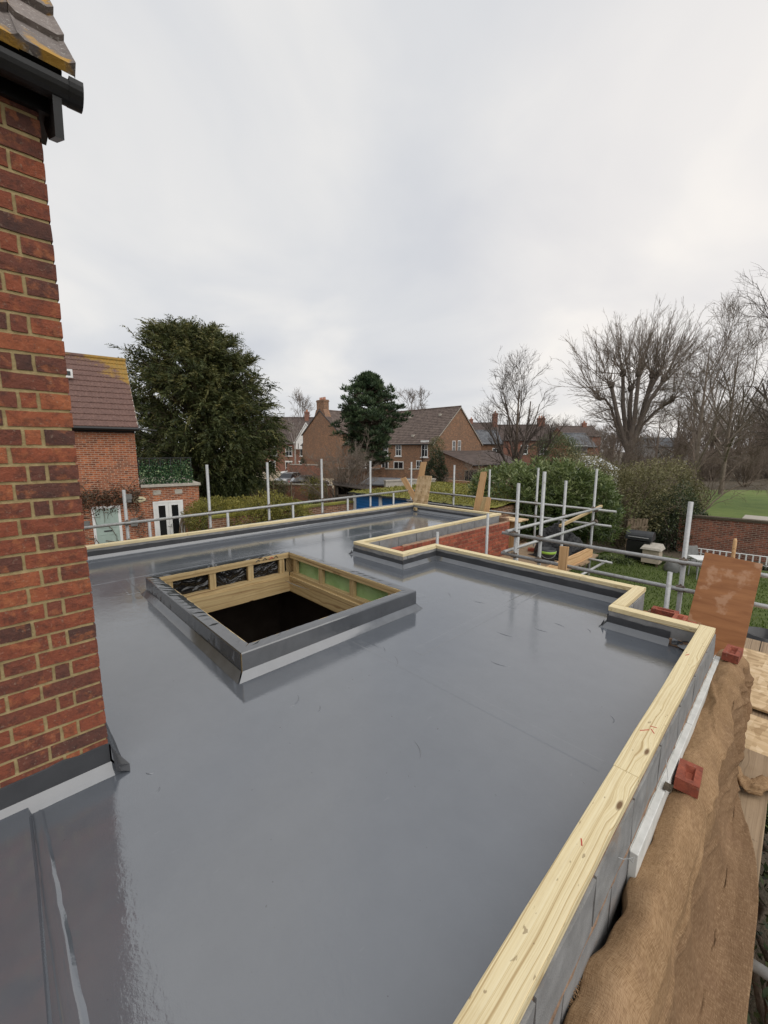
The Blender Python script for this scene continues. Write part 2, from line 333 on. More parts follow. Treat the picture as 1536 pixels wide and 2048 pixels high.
# ------------- background materials
brickmat('brick_neighbour', (.15, .045, .022), (.42, .115, .042), (.56, .18, .065), (.40, .27, .19), dirt=.35)
brickmat('brick_brown', (.10, .045, .026), (.29, .125, .058), (.43, .20, .09), (.32, .23, .16), dirt=.7)
brickmat('brick_red', (.14, .045, .03), (.26, .075, .042), (.34, .12, .065), (.30, .2, .15), dirt=.5)
brickmat('brick_wall_old', (.10, .036, .025), (.30, .085, .045), (.42, .135, .07), (.26, .19, .14), dirt=1.)
def roofmat(name, c1, c2, lich=None, tw=.22, ts=.0):
    g = G(name); o = g.obj(); x = g.sep(o); n = g.noise(o, 1.6, 5., .65)
    cell = g.node('ShaderNodeTexWhiteNoise', {'Vector': g.comb(g.math('FLOOR', g.math('MULTIPLY', g.math('ADD', x[0], 0.), 1/tw)), g.math('FLOOR', g.math('MULTIPLY', x[2], 5.)), g.math('FLOOR', g.math('MULTIPLY', x[1], 1.5)))}, noise_dimensions='3D').outputs[0]
    c = g.ramp(g.math('ADD', g.math('MULTIPLY', cell, .5), g.math('MULTIPLY', n, .5)), (.25, c1), (.75, c2))
    jt = g.math('PINGPONG', x[0], tw/2)
    c = g.mix(g.ramp(jt, (.0, .6), (.012, 0.)), c, (.02, .016, .014))
    if lich:
        ln = g.noise(o, 2.3, 6., .7)
        c = g.mix(g.ramp(ln, (.60, 0.), (.68, .7)), c, lich)
    M[name] = g.done(c, .85, g.bump(g.noise(o, 12., 4.), .3, .01))
roofmat('tile_brown', (.085, .060, .050), (.155, .115, .095), (.22, .19, .13))
roofmat('tile_dark', (.07, .052, .046), (.12, .088, .075))
roofmat('slate', (.10, .105, .115), (.18, .185, .195))
g = G('tile_lichen'); o = g.obj(); x = g.sep(o); n = g.noise(o, 2., 5., .65); n3 = g.noise(o, 9., 5., .7)
c = g.ramp(n3, (.3, (.095, .050, .040)), (.7, (.17, .095, .075)))
edge = g.math('ADD', g.math('MULTIPLY', x[0], .22), g.math('MULTIPLY', x[2], .30))   # lichen grows by the verge and ridge
msk = g.ramp(g.math('ADD', g.math('MULTIPLY', g.math('SUBTRACT', edge, 2.08), 1.1), g.math('MULTIPLY', n, 1.)), (.50, 0.), (.66, .85))
c = g.mix(msk, c, g.ramp(n3, (.35, (.36, .19, .02)), (.7, (.20, .15, .03))))
c = g.mix(g.ramp(g.noise(o, 17., 3.), (.70, 0.), (.74, .6)), c, (.5, .46, .42))
M['tile_lichen'] = g.done(c, .8, g.bump(n3, .3, .01))
g = G('tile_near'); p = g.pos(); n = g.noise(p, 16., 6., .7); n2 = g.noise(p, 5., 3.); n4 = g.noise(p, 75., 3., .6)
c = g.ramp(g.math('ADD', g.math('MULTIPLY', n, .7), g.math('MULTIPLY', g.rand(), .3)), (.3, (.10, .085, .078)), (.7, (.22, .185, .165)))
c = g.mix(g.ramp(n4, (.60, 0.), (.67, .7)), c, (.46, .44, .40))
c = g.mix(g.ramp(g.math('ADD', n2, g.math('MULTIPLY', n, .25)), (.68, 0.), (.74, .9)), c, (.42, .23, .03))
M['tile_near'] = g.done(c, .9, g.bump(n, .9, .012))
g = G('white_paint'); p = g.pos(); M['white_paint'] = g.done(g.ramp(g.noise(p, 3., 4.), (.3, (.66, .66, .64)), (.7, (.80, .80, .78))), .5)
simple('green_paint', (.33, .42, .37), (.38, .47, .42), 3., .45, 0)
simple('blue_paint', (.010, .13, .36), (.014, .16, .43), 2., .4, .1, .004)
simple('stone', (.34, .31, .26), (.48, .44, .38), 7., .85)
simple('cream', (.62, .56, .36), (.7, .64, .42), 5., .5, 0)
simple('grey_render', (.42, .41, .40), (.52, .51, .50), 2., .8)
simple('dark_metal', (.02, .022, .024), (.04, .042, .045), 8., .45, 0)
simple('fence_wood', (.12, .085, .055), (.22, .165, .11), 6., .9)
simple('shed_wood', (.035, .028, .024), (.08, .06, .048), 8., .9)
simple('felt', (.08, .082, .088), (.13, .132, .14), 3., .85)
simple('hive', (.44, .37, .28), (.56, .48, .38), 12., .75)
simple('grey_plastic', (.13, .13, .125), (.19, .19, .18), 8., .55, 0)
simple('lime_plastic', (.28, .50, .05), (.34, .56, .08), 8., .45, 0)
simple('terracotta', (.40, .15, .07), (.5, .2, .1), 8., .8)
simple('car_black', (.010, .010, .011), (.016, .016, .017), 2., .15, 0, spec=.6)
simple('car_silver', (.28, .29, .30), (.34, .35, .36), 2., .25, 0, metal=.5)
simple('teal', (.05, .45, .48), (.07, .5, .53), 2., .4, 0)
simple('rubber', (.012, .012, .012), (.02, .02, .02), 9., .8, 0)
g = G('glass'); M['glass'] = g.done((.012, .014, .016), .06, spec=.7)
g = G('conservatory'); M['conservatory'] = g.done((.62, .64, .66), .15, spec=.6)
g = G('moss_roof'); p = g.pos(); n = g.noise(p, 1.1, 6., .7); n2 = g.noise(p, 14., 5., .7)
c = g.ramp(g.math('ADD', g.math('MULTIPLY', n, .65), g.math('MULTIPLY', n2, .35)), (.3, (.085, .085, .035)), (.48, (.17, .165, .032)), (.62, (.28, .255, .035)), (.8, (.21, .165, .075)))
M['moss_roof'] = g.done(c, .95, g.bump(n2, 1., .05))
g = G('lawn'); p = g.pos(); n = g.noise(p, .8, 5., .6); n2 = g.noise(p, 30., 4., .7)
M['lawn'] = g.done(g.ramp(g.math('ADD', g.math('MULTIPLY', n, .5), g.math('MULTIPLY', n2, .5)), (.3, (.05, .068, .014)), (.7, (.10, .135, .026))), .9, g.bump(n2, .8, .03))
g = G('park'); p = g.pos(); n = g.noise(p, .12, 5., .6); n2 = g.noise(p, 6., 4., .7)
M['park'] = g.done(g.ramp(g.math('ADD', g.math('MULTIPLY', n, .55), g.math('MULTIPLY', g.noise(p, .9, 5., .7), .45)), (.34, (.065, .105, .016)), (.52, (.115, .16, .03)), (.68, (.165, .175, .06))), .95, g.bump(n2, .6, .04))
g = G('soil'); p = g.pos(); n = g.noise(p, 1.5, 6., .65); n2 = g.noise(p, 18., 4., .7)
M['soil'] = g.done(g.ramp(g.math('ADD', g.math('MULTIPLY', n, .5), g.math('MULTIPLY', n2, .5)), (.3, (.040, .030, .020)), (.7, (.12, .095, .06))), .95, g.bump(n2, .9, .04))
simple('gravel', (.27, .21, .14), (.40, .33, .23), .6, .95, .6, .03)
simple('bark_dark', (.075, .058, .048), (.15, .12, .098), 9., .9, .6, .03)
simple('bark_brown', (.095, .068, .05), (.19, .145, .105), 9., .9, .6, .03)
simple('bark_pale', (.20, .17, .145), (.38, .345, .31), 4., .9, .4, .02)
simple('bark_twig', (.13, .10, .078), (.25, .20, .16), 5., .9, 0)
leafmat('yew', (.020, .030, .011), (.072, .086, .028), (.20, .175, .058), .55, .3, .18)
leafmat('pine', (.026, .048, .023), (.09, .13, .06), (.22, .27, .13), .5, .35, .15)
leafmat('laurel', (.036, .062, .016), (.145, .19, .060), (.40, .43, .20), .35, .5, .25)
leafmat('mixed', (.060, .060, .024), (.18, .165, .075), (.36, .315, .18), .5, .35, .25)
leafmat('darkbush', (.014, .022, .009), (.040, .056, .021), (.10, .115, .045), .4, .45, .2)
leafmat('hedge', (.075, .08, .016), (.22, .205, .045), (.38, .315, .085), .55, .3, .3)
leafmat('conifer', (.045, .062, .028), (.12, .145, .066), (.24, .235, .115), .5, .3, .2)
leafmat('screen_leaf', (.010, .05, .022), (.09, .19, .075), (.55, .60, .36), .4, .4, .2)
leafmat('grass', (.040, .075, .010), (.105, .155, .024), (.20, .235, .06), .6, .3, .3)
leafmat('brownleaf', (.055, .034, .022), (.12, .08, .05), (.2, .14, .085), .8, .2, .25)
# ================================================================== generic builders
def orient(o, c, ax, up=(0, 0, 1)):
    ax = Vector(ax).normalized(); up = Vector(up); y = up.cross(ax).normalized(); z = ax.cross(y)
    o.matrix_basis = Matrix(((ax.x, y.x, z.x, c[0]), (ax.y, y.y, z.y, c[1]), (ax.z, y.z, z.z, c[2]), (0, 0, 0, 1)))
    return o
def beam(name, p0, p1, w, h, m, parent=None, up=(0, 0, 1), bevel=.003, jit=0., seg=1):
    p0, p1 = Vector(p0), Vector(p1); L = (p1-p0).length; mb = MB()
    if seg == 1: mb.box(-L/2, L/2, -w/2, w/2, -h/2, h/2)
    else:   # slightly wandering sawn timber
        rows = []
        for i in range(seg+1):
            x = -L/2+L*i/seg; dy = rnd.uniform(-jit, jit); dz = rnd.uniform(-jit, jit)*.6; dw = rnd.uniform(-jit, jit)
            rows.append([(x, -w/2+dy, -h/2), (x, w/2+dw, -h/2), (x, w/2+dw, h/2+dz), (x, -w/2+dy, h/2+dz)])
        b = 0
        for r in rows: mb.v += r
        for i in range(seg):
            for k in range(4):
                k2 = (k+1) % 4; mb.f.append((i*4+k, (i+1)*4+k, (i+1)*4+k2, i*4+k2))
        mb.f.append((0, 1, 2, 3)); mb.f.append((seg*4+3, seg*4+2, seg*4+1, seg*4))
    o = mb.build(name, m, parent, bevel=bevel)
    return orient(o, (p0+p1)/2, p1-p0, up)
_bm = {}
def brick_mesh(L, D, Hh, m, rough=.0016, nx=4, seed=0):
    """brick with a slightly uneven front (+y), local centre"""
    key = (round(L, 3), round(D, 3), round(Hh, 3), m, seed)
    if key in _bm: return _bm[key]
    r = random.Random(hash(key) % 100000); mb = MB(); nz = 2
    F = [[(-L/2+L*i/nx + (r.uniform(-.0015, .0015) if i in (0, nx) else 0), D/2+r.uniform(-rough, rough)-(rough*1.1 if (i in (0, nx) or j in (0, nz)) else 0), -Hh/2+Hh*j/nz+(r.uniform(-.002, .002) if j in (0, nz) else 0)) for j in range(nz+1)] for i in range(nx+1)]
    mb.grid(F); n = nz+1
    b = len(mb.v); mb.v += [(-L/2, -D/2, -Hh/2), (L/2, -D/2, -Hh/2), (L/2, -D/2, Hh/2), (-L/2, -D/2, Hh/2)]
    mb.f.append((b+3, b+2, b+1, b))
    bot = [i*n for i in range(nx+1)]; top = [i*n+nz for i in range(nx+1)]
    mb.f.append(tuple(bot[::-1])+(b, b+1)); mb.f.append(tuple(top)+(b+2, b+3))
    mb.f.append(tuple(range(0, n))+(b+3, b)); mb.f.append(tuple(nx*n+j for j in range(nz, -1, -1))+(b+1, b+2))
    me = mb.mesh('brick', M[m]); _bm[key] = me; return me
def lay(me, parent, c, rz, jr=.006, name='brick'):
    o = bpy.data.objects.new(name, me); link(o, parent)
    o.location = c; o.rotation_euler = (rnd.uniform(-jr, jr), rnd.uniform(-jr, jr), rz+rnd.uniform(-jr, jr)); return o
def frog_brick_mesh(m, L=.215, D=.1025, Hh=.065):
    key = ('frog', m, L)
    if key in _bm: return _bm[key]
    mb = MB(); a, b, h = L/2, D/2, Hh/2
    ou = [(-a, -b), (a, -b), (a, b), (-a, b)]; ia, ib = a-.035, b-.028; ja, jb = ia-.018, ib-.010
    V = [(x, y, -h) for x, y in ou]+[(x, y, h) for x, y in ou]+[(x, y, h) for x, y in [(-ia, -ib), (ia, -ib), (ia, ib), (-ia, ib)]]+[(x, y, h-.028) for x, y in [(-ja, -jb), (ja, -jb), (ja, jb), (-ja, jb)]]
    F = [(3, 2, 1, 0)]
    for k in range(4):
        k2 = (k+1) % 4; F += [(k, k2, 4+k2, 4+k), (4+k, 4+k2, 8+k2, 8+k), (8+k, 8+k2, 12+k2, 12+k)]
    F.append((12, 13, 14, 15)); mb.add(V, F); me = mb.mesh('brick', M[m]); _bm[key] = me; return me

# ================================================================== ground
def sheet(name, pts, z, m, kind='structure', t=0.):
    mb = MB(); mb.add([(x, y, z) for x, y in pts], [tuple(range(len(pts)))])
    return tag(mb.build(name, M[m]), kind=kind)
sheet('ground', [(-900, -500), (500, -500), (500, 1200), (-900, 1200)], GZ, 'soil')
sheet('lawn', [(-8.2, 6.0), (12, 6.0), (12, 21.0), (-5.2, 19.4)], GZ+.012, 'lawn')
sheet('park_lawn', [(-14, 36), (-9, 31), (-2.0, 22.3), (30, 22.9), (90, 40), (90, 95), (-2, 62), (-10, 54)], GZ+.02, 'park')
sheet('yard', [(-95, 30), (-38, 22), (-33, 36.8), (-60, 37.2), (-62, 60), (-110, 62)], GZ+.012, 'gravel')
sheet('grass_verge', [(-33, 7), (-14.2, 5), (-14.2, 16), (-30, 20)], GZ+.016, 'park')

# ================================================================== the extension with the flat roof
PT = .20; TH = .045      # parapet top, plate thickness
ext = tag(empty('roof_extension', (-3.5, 3.5, GZ)), 'new flat roofed extension coated in wet grey membrane, timber topped parapets', 'building')
SK = (-4.95, -2.60, 1.14, 2.98)          # skylight kerb outer rectangle
KW = .105                                  # kerb width
# roof deck with opening: built from rectangles that tile the polygon
rects = [(-7.1, -4.715, .30, 8.0), (-4.715, -1.1, 3.0, 3.93), (-3.667, -1.1, 3.93, 4.65), (-1.1, -.45, .30, 3.93), (-2.275, -.45, -3.2, .30),
         (-2.6, -1.1, .30, 3.0), (-4.715, -2.6, .30, 1.14)]
xs = sorted({-7.1, -4.95, -4.715, -3.667, -2.6, -2.275, -1.1, -.45, -4.95+KW, -2.6-KW}); ys = sorted({-3.2, .30, 1.14, 2.98, 3.93, 4.65, 8.0})
mb = MB(); vid = {}
def vv(x, y):
    if (x, y) not in vid: vid[(x, y)] = len(mb.v); mb.v.append((x, y, 0.))
    return vid[(x, y)]
poly = [(-7.1, .30), (-7.1, 8.0), (-4.715, 8.0), (-4.715, 3.93), (-3.667, 3.93), (-3.667, 4.65), (-1.1, 4.65), (-1.1, 3.93), (-.45, 3.93), (-.45, -3.2), (-2.275, -3.2), (-2.275, .30)]
def inside(x, y):
    c = False; n = len(poly)
    for i in range(n):
        (x1, y1), (x2, y2) = poly[i], poly[(i+1) % n]
        if (y1 > y) != (y2 > y) and x < (x2-x1)*(y-y1)/(y2-y1)+x1: c = not c
    return c
for i in range(len(xs)-1):
    for j in range(len(ys)-1):
        cx, cy = (xs[i]+xs[i+1])/2, (ys[j]+ys[j+1])/2
        if inside(cx, cy) and not (SK[0] < cx < SK[1] and SK[2] < cy < SK[3]):
            mb.f.append((vv(xs[i], ys[j]), vv(xs[i+1], ys[j]), vv(xs[i+1], ys[j+1]), vv(xs[i], ys[j+1])))
deck = mb.build('roof_deck', M['roof'], ext)
# laps in the membrane
def lap(x0, x1, y0, y1, h=.0022):
    q = MB(); b = .010
    q.add([(x0, y0, .0003), (x1, y0, .0003), (x1, y1, .0003), (x0, y1, .0003), (x0+b, y0+b, h), (x1-b, y0+b, h), (x1-b, y1-b, h), (x0+b, y1-b, h)],
          [(4, 5, 6, 7), (0, 1, 5, 4), (1, 2, 6, 5), (2, 3, 7, 6), (3, 0, 4, 7)])
    return q.build('membrane_lap', M['roof'], deck)
for a in [(-7.0, -2.75, 3.22, 3.34), (-7.0, -5.06, .98, 1.10), (-7.0, -4.8, 4.3, 4.38), (-7.0, -4.8, 5.4, 5.47), (-7.0, -4.8, 6.5, 6.57), (-2.5, -.55, 2.05, 2.15)]: lap(*a, h=.0009)
for a in [(-2.05, -1.93, 2.3, 4.55), (-5.8, -5.70, .4, 7.9)]: lap(*a, h=.0014)
# overlapped sheet along the house, lower left
q = MB(); P = [(-2.27, -3.1), (-.5, -3.1), (-.5, -.032), (-1.3, -.030), (-1.75, -.020), (-2.26, -.016)]
n = len(P); q.add([(x, y, .0003) for x, y in P]+[(x, y-.010, .020) for x, y in P], [tuple(range(n, 2*n))]+[(i, (i+1) % n, n+(i+1) % n, n+i) for i in range(n)])
q.build('overlap_sheet', M['roof'], deck)
q = MB(); G_ = []
for i in range(36):
    x = -2.20+1.7*i/35; w = .030+.026*(i/35)+rnd.uniform(-.0015, .0015); y0 = -.014+rnd.uniform(-.002, .002)
    h = .013+.002*math.sin(i*.5)+rnd.uniform(-.0006, .0006)
    G_.append([(x, y0, .0005), (x, y0+w*.25, h*.7), (x, y0+w*.55, h*.55), (x, y0+w*.85, h), (x, y0+w*1.05, h*.6), (x, y0+w*1.3, .0005)])
q.grid(G_); q.build('raised_seam', M['roof'], deck, smooth=True)

# small wrinkles and blisters in the coating
for (px_, py_, L_, an_, cv) in [(596, 1402, .16, 2.2, .5), (640, 1418, .08, 2.3, .3), (795, 1322, .22, 2.45, .3), (770, 1300, .12, 2.5, .2), (1010, 1270, .2, .1, .2), (1085, 1262, .22, .15, .4), (1120, 1250, .15, 2.9, .3), (960, 1205, .2, .3, .3), (1180, 1262, .12, 2.2, .4), (1020, 1215, .18, .0, .2), (900, 1190, .2, 2.4, .2), (300, 1548, .06, 1.0, .6), (318, 1580, .04, 2.4, .4), (1228, 1440, .1, 2.0, .5), (590, 1170, .5, .05, .1), (1000, 1330, .2, .25, .3), (840, 1500, .16, 2.5, .3)]:
    c_ = pz(px_, py_, 0.); pts_ = []
    for i in range(9): t_ = (i/8-.5)*L_; a_ = an_+cv*t_/L_*2; pts_.append((c_[0]+t_*math.cos(a_), c_[1]+t_*math.sin(a_), -.0012+.0016*math.sin(i/8*math.pi)))
    q = MB(); q.tube(pts_, [.0005+.0026*math.sin(i/8*math.pi) for i in range(9)], 8); q.build('membrane_wrinkle', M['roof'], deck, smooth=True)
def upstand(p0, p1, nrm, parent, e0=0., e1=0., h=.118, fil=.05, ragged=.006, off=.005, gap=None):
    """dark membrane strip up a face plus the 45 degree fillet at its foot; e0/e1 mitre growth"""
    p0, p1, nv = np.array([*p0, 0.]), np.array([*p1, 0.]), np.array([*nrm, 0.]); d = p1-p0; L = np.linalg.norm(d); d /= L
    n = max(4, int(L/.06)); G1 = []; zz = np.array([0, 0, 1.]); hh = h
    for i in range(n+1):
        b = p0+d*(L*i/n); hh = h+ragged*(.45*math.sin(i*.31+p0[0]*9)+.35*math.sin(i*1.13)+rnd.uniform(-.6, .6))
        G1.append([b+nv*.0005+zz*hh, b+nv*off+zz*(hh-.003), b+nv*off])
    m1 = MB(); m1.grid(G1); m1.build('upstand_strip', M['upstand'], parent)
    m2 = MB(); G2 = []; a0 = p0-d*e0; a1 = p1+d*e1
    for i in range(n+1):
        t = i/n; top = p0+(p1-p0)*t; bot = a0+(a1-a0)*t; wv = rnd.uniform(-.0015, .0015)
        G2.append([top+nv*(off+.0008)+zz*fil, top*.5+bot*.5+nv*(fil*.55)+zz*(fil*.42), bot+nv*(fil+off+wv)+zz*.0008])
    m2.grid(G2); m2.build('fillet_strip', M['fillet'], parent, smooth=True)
def parapet(label, x0, x1, y0, y1, plates, inner, z0=-.66, blockface=None):
    """core wall box + timber plates on top"""
    w = empty('parapet_wall', ((x0+x1)/2, (y0+y1)/2, z0)); w.parent = ext; w.matrix_parent_inverse = WM[ext.name].inverted()
    MB().box(x0+.004, x1-.004, y0+.004, y1-.004, z0, PT-TH-.001).build('wall_core', M['block'], w)
    for (a, b, ww) in plates:
        beam('timber_plate', (*a, PT-TH/2), (*b, PT-TH/2), ww, TH, M['timber'], w, bevel=.004, jit=.0022, seg=max(2, int(math.dist(a, b)/.3)))
    for s in inner: upstand(*s, parent=w)
    return w
f = .05
W9 = parapet('', -7.2, -7.1, -1.5, 8.1, [((-7.15, -1.5), (-7.15, 2.3), .102), ((-7.15, 2.302), (-7.15, 5.35), .1), ((-7.15, 5.352), (-7.15, 8.1), .102)], [])
upstand((-7.1, .3), (-7.1, 8.0), (1, 0), W9, 0, -f)
W8 = parapet('', -7.098, -4.62, 8.0, 8.1, [((-7.098, 8.05), (-4.64, 8.05), .1)], [])
upstand((-7.1, 8.0), (-4.715, 8.0), (0, -1), W8, -f, -f, h=.10)
W7 = parapet('', -4.715, -4.615, 4.032, 7.998, [((-4.665, 4.034), (-4.665, 6.4), .1), ((-4.665, 6.402), (-4.665, 8.16), .101)], [])
upstand((-4.715, 8.0), (-4.715, 3.93), (-1, 0), W7, -f, f)
W6 = parapet('', -4.715, -3.667, 3.93, 4.03, [((-4.715, 3.98), (-3.667, 3.98), .1)], [])
upstand((-4.715, 3.93), (-3.667, 3.93), (0, -1), W6, f, f, h=.105)
W5 = parapet('', -3.767, -3.667, 4.032, 4.748, [((-3.717, 4.034), (-3.717, 4.75), .1)], [])
upstand((-3.667, 3.93), (-3.667, 4.65), (1, 0), W5, f, -f)
W4 = parapet('', -3.665, -1.0, 4.65, 4.75, [((-3.664, 4.70), (-1.62, 4.70), .1), ((-1.618, 4.70), (-1.102, 4.70), .1)], [])
upstand((-3.667, 4.65), (-1.1, 4.65), (0, -1), W4, -f, -f, h=.125)
W3 = parapet('', -1.1, -1.0, 4.032, 4.648, [((-1.05, 4.034), (-1.05, 4.76), .104)], [])
upstand((-1.1, 4.65), (-1.1, 3.93), (-1, 0), W3, -f, f)
W2 = parapet('', -1.098, -.45, 3.93, 4.03, [((-1.102, 3.98), (-.452, 3.98), .1)], [])
upstand((-1.1, 3.93), (-.62, 3.93), (0, -1), W2, f, 0, h=.115)
W1 = parapet('', -.45, -.352, -2.2, 4.04, [((-.40, -2.2), (-.40, 1.885), .103), ((-.40, 1.888), (-.40, 4.045), .101)], [])
upstand((-.45, 3.93), (-.45, -2.2), (-1, 0), W1, -f, 0)
# loose membrane patch and bare block at the corner of the short parapet
q = MB(); q.grid([[(-.60+.02*math.sin(j), 3.922-.03*math.sin(i*1.3+j)-.012*i, .07-.018*i+.006*math.sin(3*j)) for j in range(6)] for i in range(4)])
for i, v in enumerate(q.v): q.v[i] = (-.60+.145*(i % 6)/5, v[1]+.004*math.sin(i*2.1), v[2])
q.build('membrane_flap', M['fillet'], W2, smooth=True)
MB().box(-.625, -.452, 3.918, 3.9295, .002, .06).build('block_strip', M['mortar_grey'], W2)
beam('corner_block', (-7.02, 7.935, .065), (-6.93, 7.935, .065), .05, .07, M['stud'], W8)
MB().box(-6.995, -6.965, 7.907, 7.9095, .05, .08).build('block_hole', M['dark_metal'], W8)
for (x_, y_, l_, a_) in [(-.415, 2.25, .05, .9), (-.385, 2.27, .035, 2.2), (-.39, 2.31, .03, .3), (-.42, 3.35, .04, 1.2), (-.41, 1.40, .03, 2.)]:
    MB().obox((x_, y_, PT+.0008), (l_/2*math.cos(a_), l_/2*math.sin(a_), 0), (-.0022*math.sin(a_), .0022*math.cos(a_), 0), (0, 0, .0006)).build('pencil_mark', M['paint_mark'], W1)
# torn membrane tags at mitres
for (x, y, sx, sy) in [(-1.12, 3.91, -.03, -.022), (-4.73, 3.91, -.04, -.025)]:
    q = MB(); q.add([(x, y, .03), (x+sx, y+sy*.2, .004), (x+sx*1.4, y+sy, .012), (x+sx*.3, y+sy*1.3, .003), (x, y, .075)], [(0, 1, 2, 3), (4, 1, 0), (4, 0, 3)]); q.build('membrane_tag', M['upstand'], ext)
# outer block faces, one object per block
def blocks_y(x, y0, y1, ztop, rows, sgn, parent, first=.3):
    z = ztop; off = first
    for r_ in range(rows):
        y = y0-off; zt = z-.006; zb = z-.215
        while y < y1:
            a, b = max(y, y0), min(y+.44, y1)
            if b-a > .05:
                me = brick_mesh(b-a, .02, zt-zb, 'block', .0022, 3, int(rnd.random()*3)); lay(me, parent, (x+sgn*.004, (a+b)/2, (zt+zb)/2), -math.pi/2*sgn, .002, 'concrete_block')
            y += .452
        z -= .225; off = .08 if off > .2 else .3
MB().box(-.3525, -.3495, -.6, 4.035, -.3, PT-TH-.003).build('mortar_face', M['mortar_grey'], W1)
blocks_y(-.352, -.6, 4.04, PT-TH, 2, 1, W1)
blocks_y(-4.615, 4.05, 8.0, PT-TH, 1, 1, W7, .12)
blocks_y(-1.0, 4.05, 4.64, PT-TH, 1, 1, W3, .2)
for (x, y0, y1, wp) in [(-.347, -.6, 4.04, W1), (-4.612, 4.05, 8.0, W7)]:
    q = MB(); G_ = []
    for i in range(90):
        y = y0+(y1-y0)*i/89; w = .008+rnd.uniform(-.003, .006); zc = PT-TH-.219
        G_.append([(x+.001, y, zc+w), (x+.010+rnd.uniform(-.003, .004), y, zc+rnd.uniform(-.003, .003)), (x+.001, y, zc-w)])
    q.grid(G_); q.build('mortar_bed', M['mortar_grey'], wp, smooth=True)

# -------- skylight kerb
kerb = empty('skylight_kerb', ((SK[0]+SK[1])/2, (SK[2]+SK[3])/2, 0)); kerb.parent = ext; kerb.matrix_parent_inverse = WM[ext.name].inverted()
KT = .19; x0, x1, y0, y1 = SK
def rim(a, b, w0, w1, name, m, z0, z1):
    pass
q = MB()
for bx in [(x0, x1, y0, y0+.014), (x0, x0+.014, y0+.014, y1-.014), (x1-.014, x1, y0+.014, y1-.014), (x0, x1, y1-.014, y1)]: q.box(*bx, -.12, KT-.002)
kc = q.build('kerb_core', M['stud'], kerb)
# membrane cap over kerb: sides + top with a small drop, slightly uneven
def cap_strip(p0, p1, nrm, e):
    p0, p1, nv = np.array([*p0, 0.]), np.array([*p1, 0.]), np.array([*nrm, 0.]); d = p1-p0; L = np.linalg.norm(d); n = int(L/.05); G1 = []; zz = np.array([0, 0, 1.])
    for i in range(n+1):
        t = i/n; b = p0+d*t; wb = rnd.uniform(-.0015, .0015); ins = (p0+d/L*KW)+(d-2*d/L*KW)*t
        rag = rnd.uniform(-.006, .006)
        G1.append([b+nv*.006+zz*0.0, b+nv*(.007+wb)+zz*(KT*.5), b+nv*.007+zz*(KT-.008), b+nv*.001+zz*(KT+.001), b*.5+ins*.5-nv*(KW*.5)+zz*(KT+.002+wb), ins-nv*(KW-.010+rag)+zz*(KT+.0012)])
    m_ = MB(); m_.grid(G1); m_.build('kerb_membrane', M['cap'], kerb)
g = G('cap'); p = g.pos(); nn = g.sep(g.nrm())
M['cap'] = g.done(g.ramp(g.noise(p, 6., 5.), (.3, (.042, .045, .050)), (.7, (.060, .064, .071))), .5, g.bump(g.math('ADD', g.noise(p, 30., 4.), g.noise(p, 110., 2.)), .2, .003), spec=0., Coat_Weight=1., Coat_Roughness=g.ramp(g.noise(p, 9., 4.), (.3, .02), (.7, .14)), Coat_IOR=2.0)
for s in [((x0, y0), (x1, y0), (0, -1)), ((x1, y0), (x1, y1), (1, 0)), ((x1, y1), (x0, y1), (0, 1)), ((x0, y1), (x0, y0), (-1, 0))]:
    cap_strip(*s, 0)
    p0, p1, nv = s; d = np.array(p1)-np.array(p0); d = d/np.linalg.norm(d)
    a = np.array(p0)-d*f; b = np.array(p1)+d*f; m2 = MB(); G2 = []; n = 40
    for i in range(n+1):
        t = i/n; top = np.array([*p0, 0])*(1-t)+np.array([*p1, 0])*t; bot = np.array([*a, 0])*(1-t)+np.array([*b, 0])*t; nn_ = np.array([*nv, 0.])
        wv = 0.
        G2.append([top+nn_*.008+np.array([0, 0, .055]), top*.5+bot*.5+nn_*.032+np.array([0, 0, .024+wv*.4]), bot+nn_*(.058+wv)+np.array([0, 0, .001])])
    m2.grid(G2); m2.build('fillet_strip', M['fillet'], kerb, smooth=True)
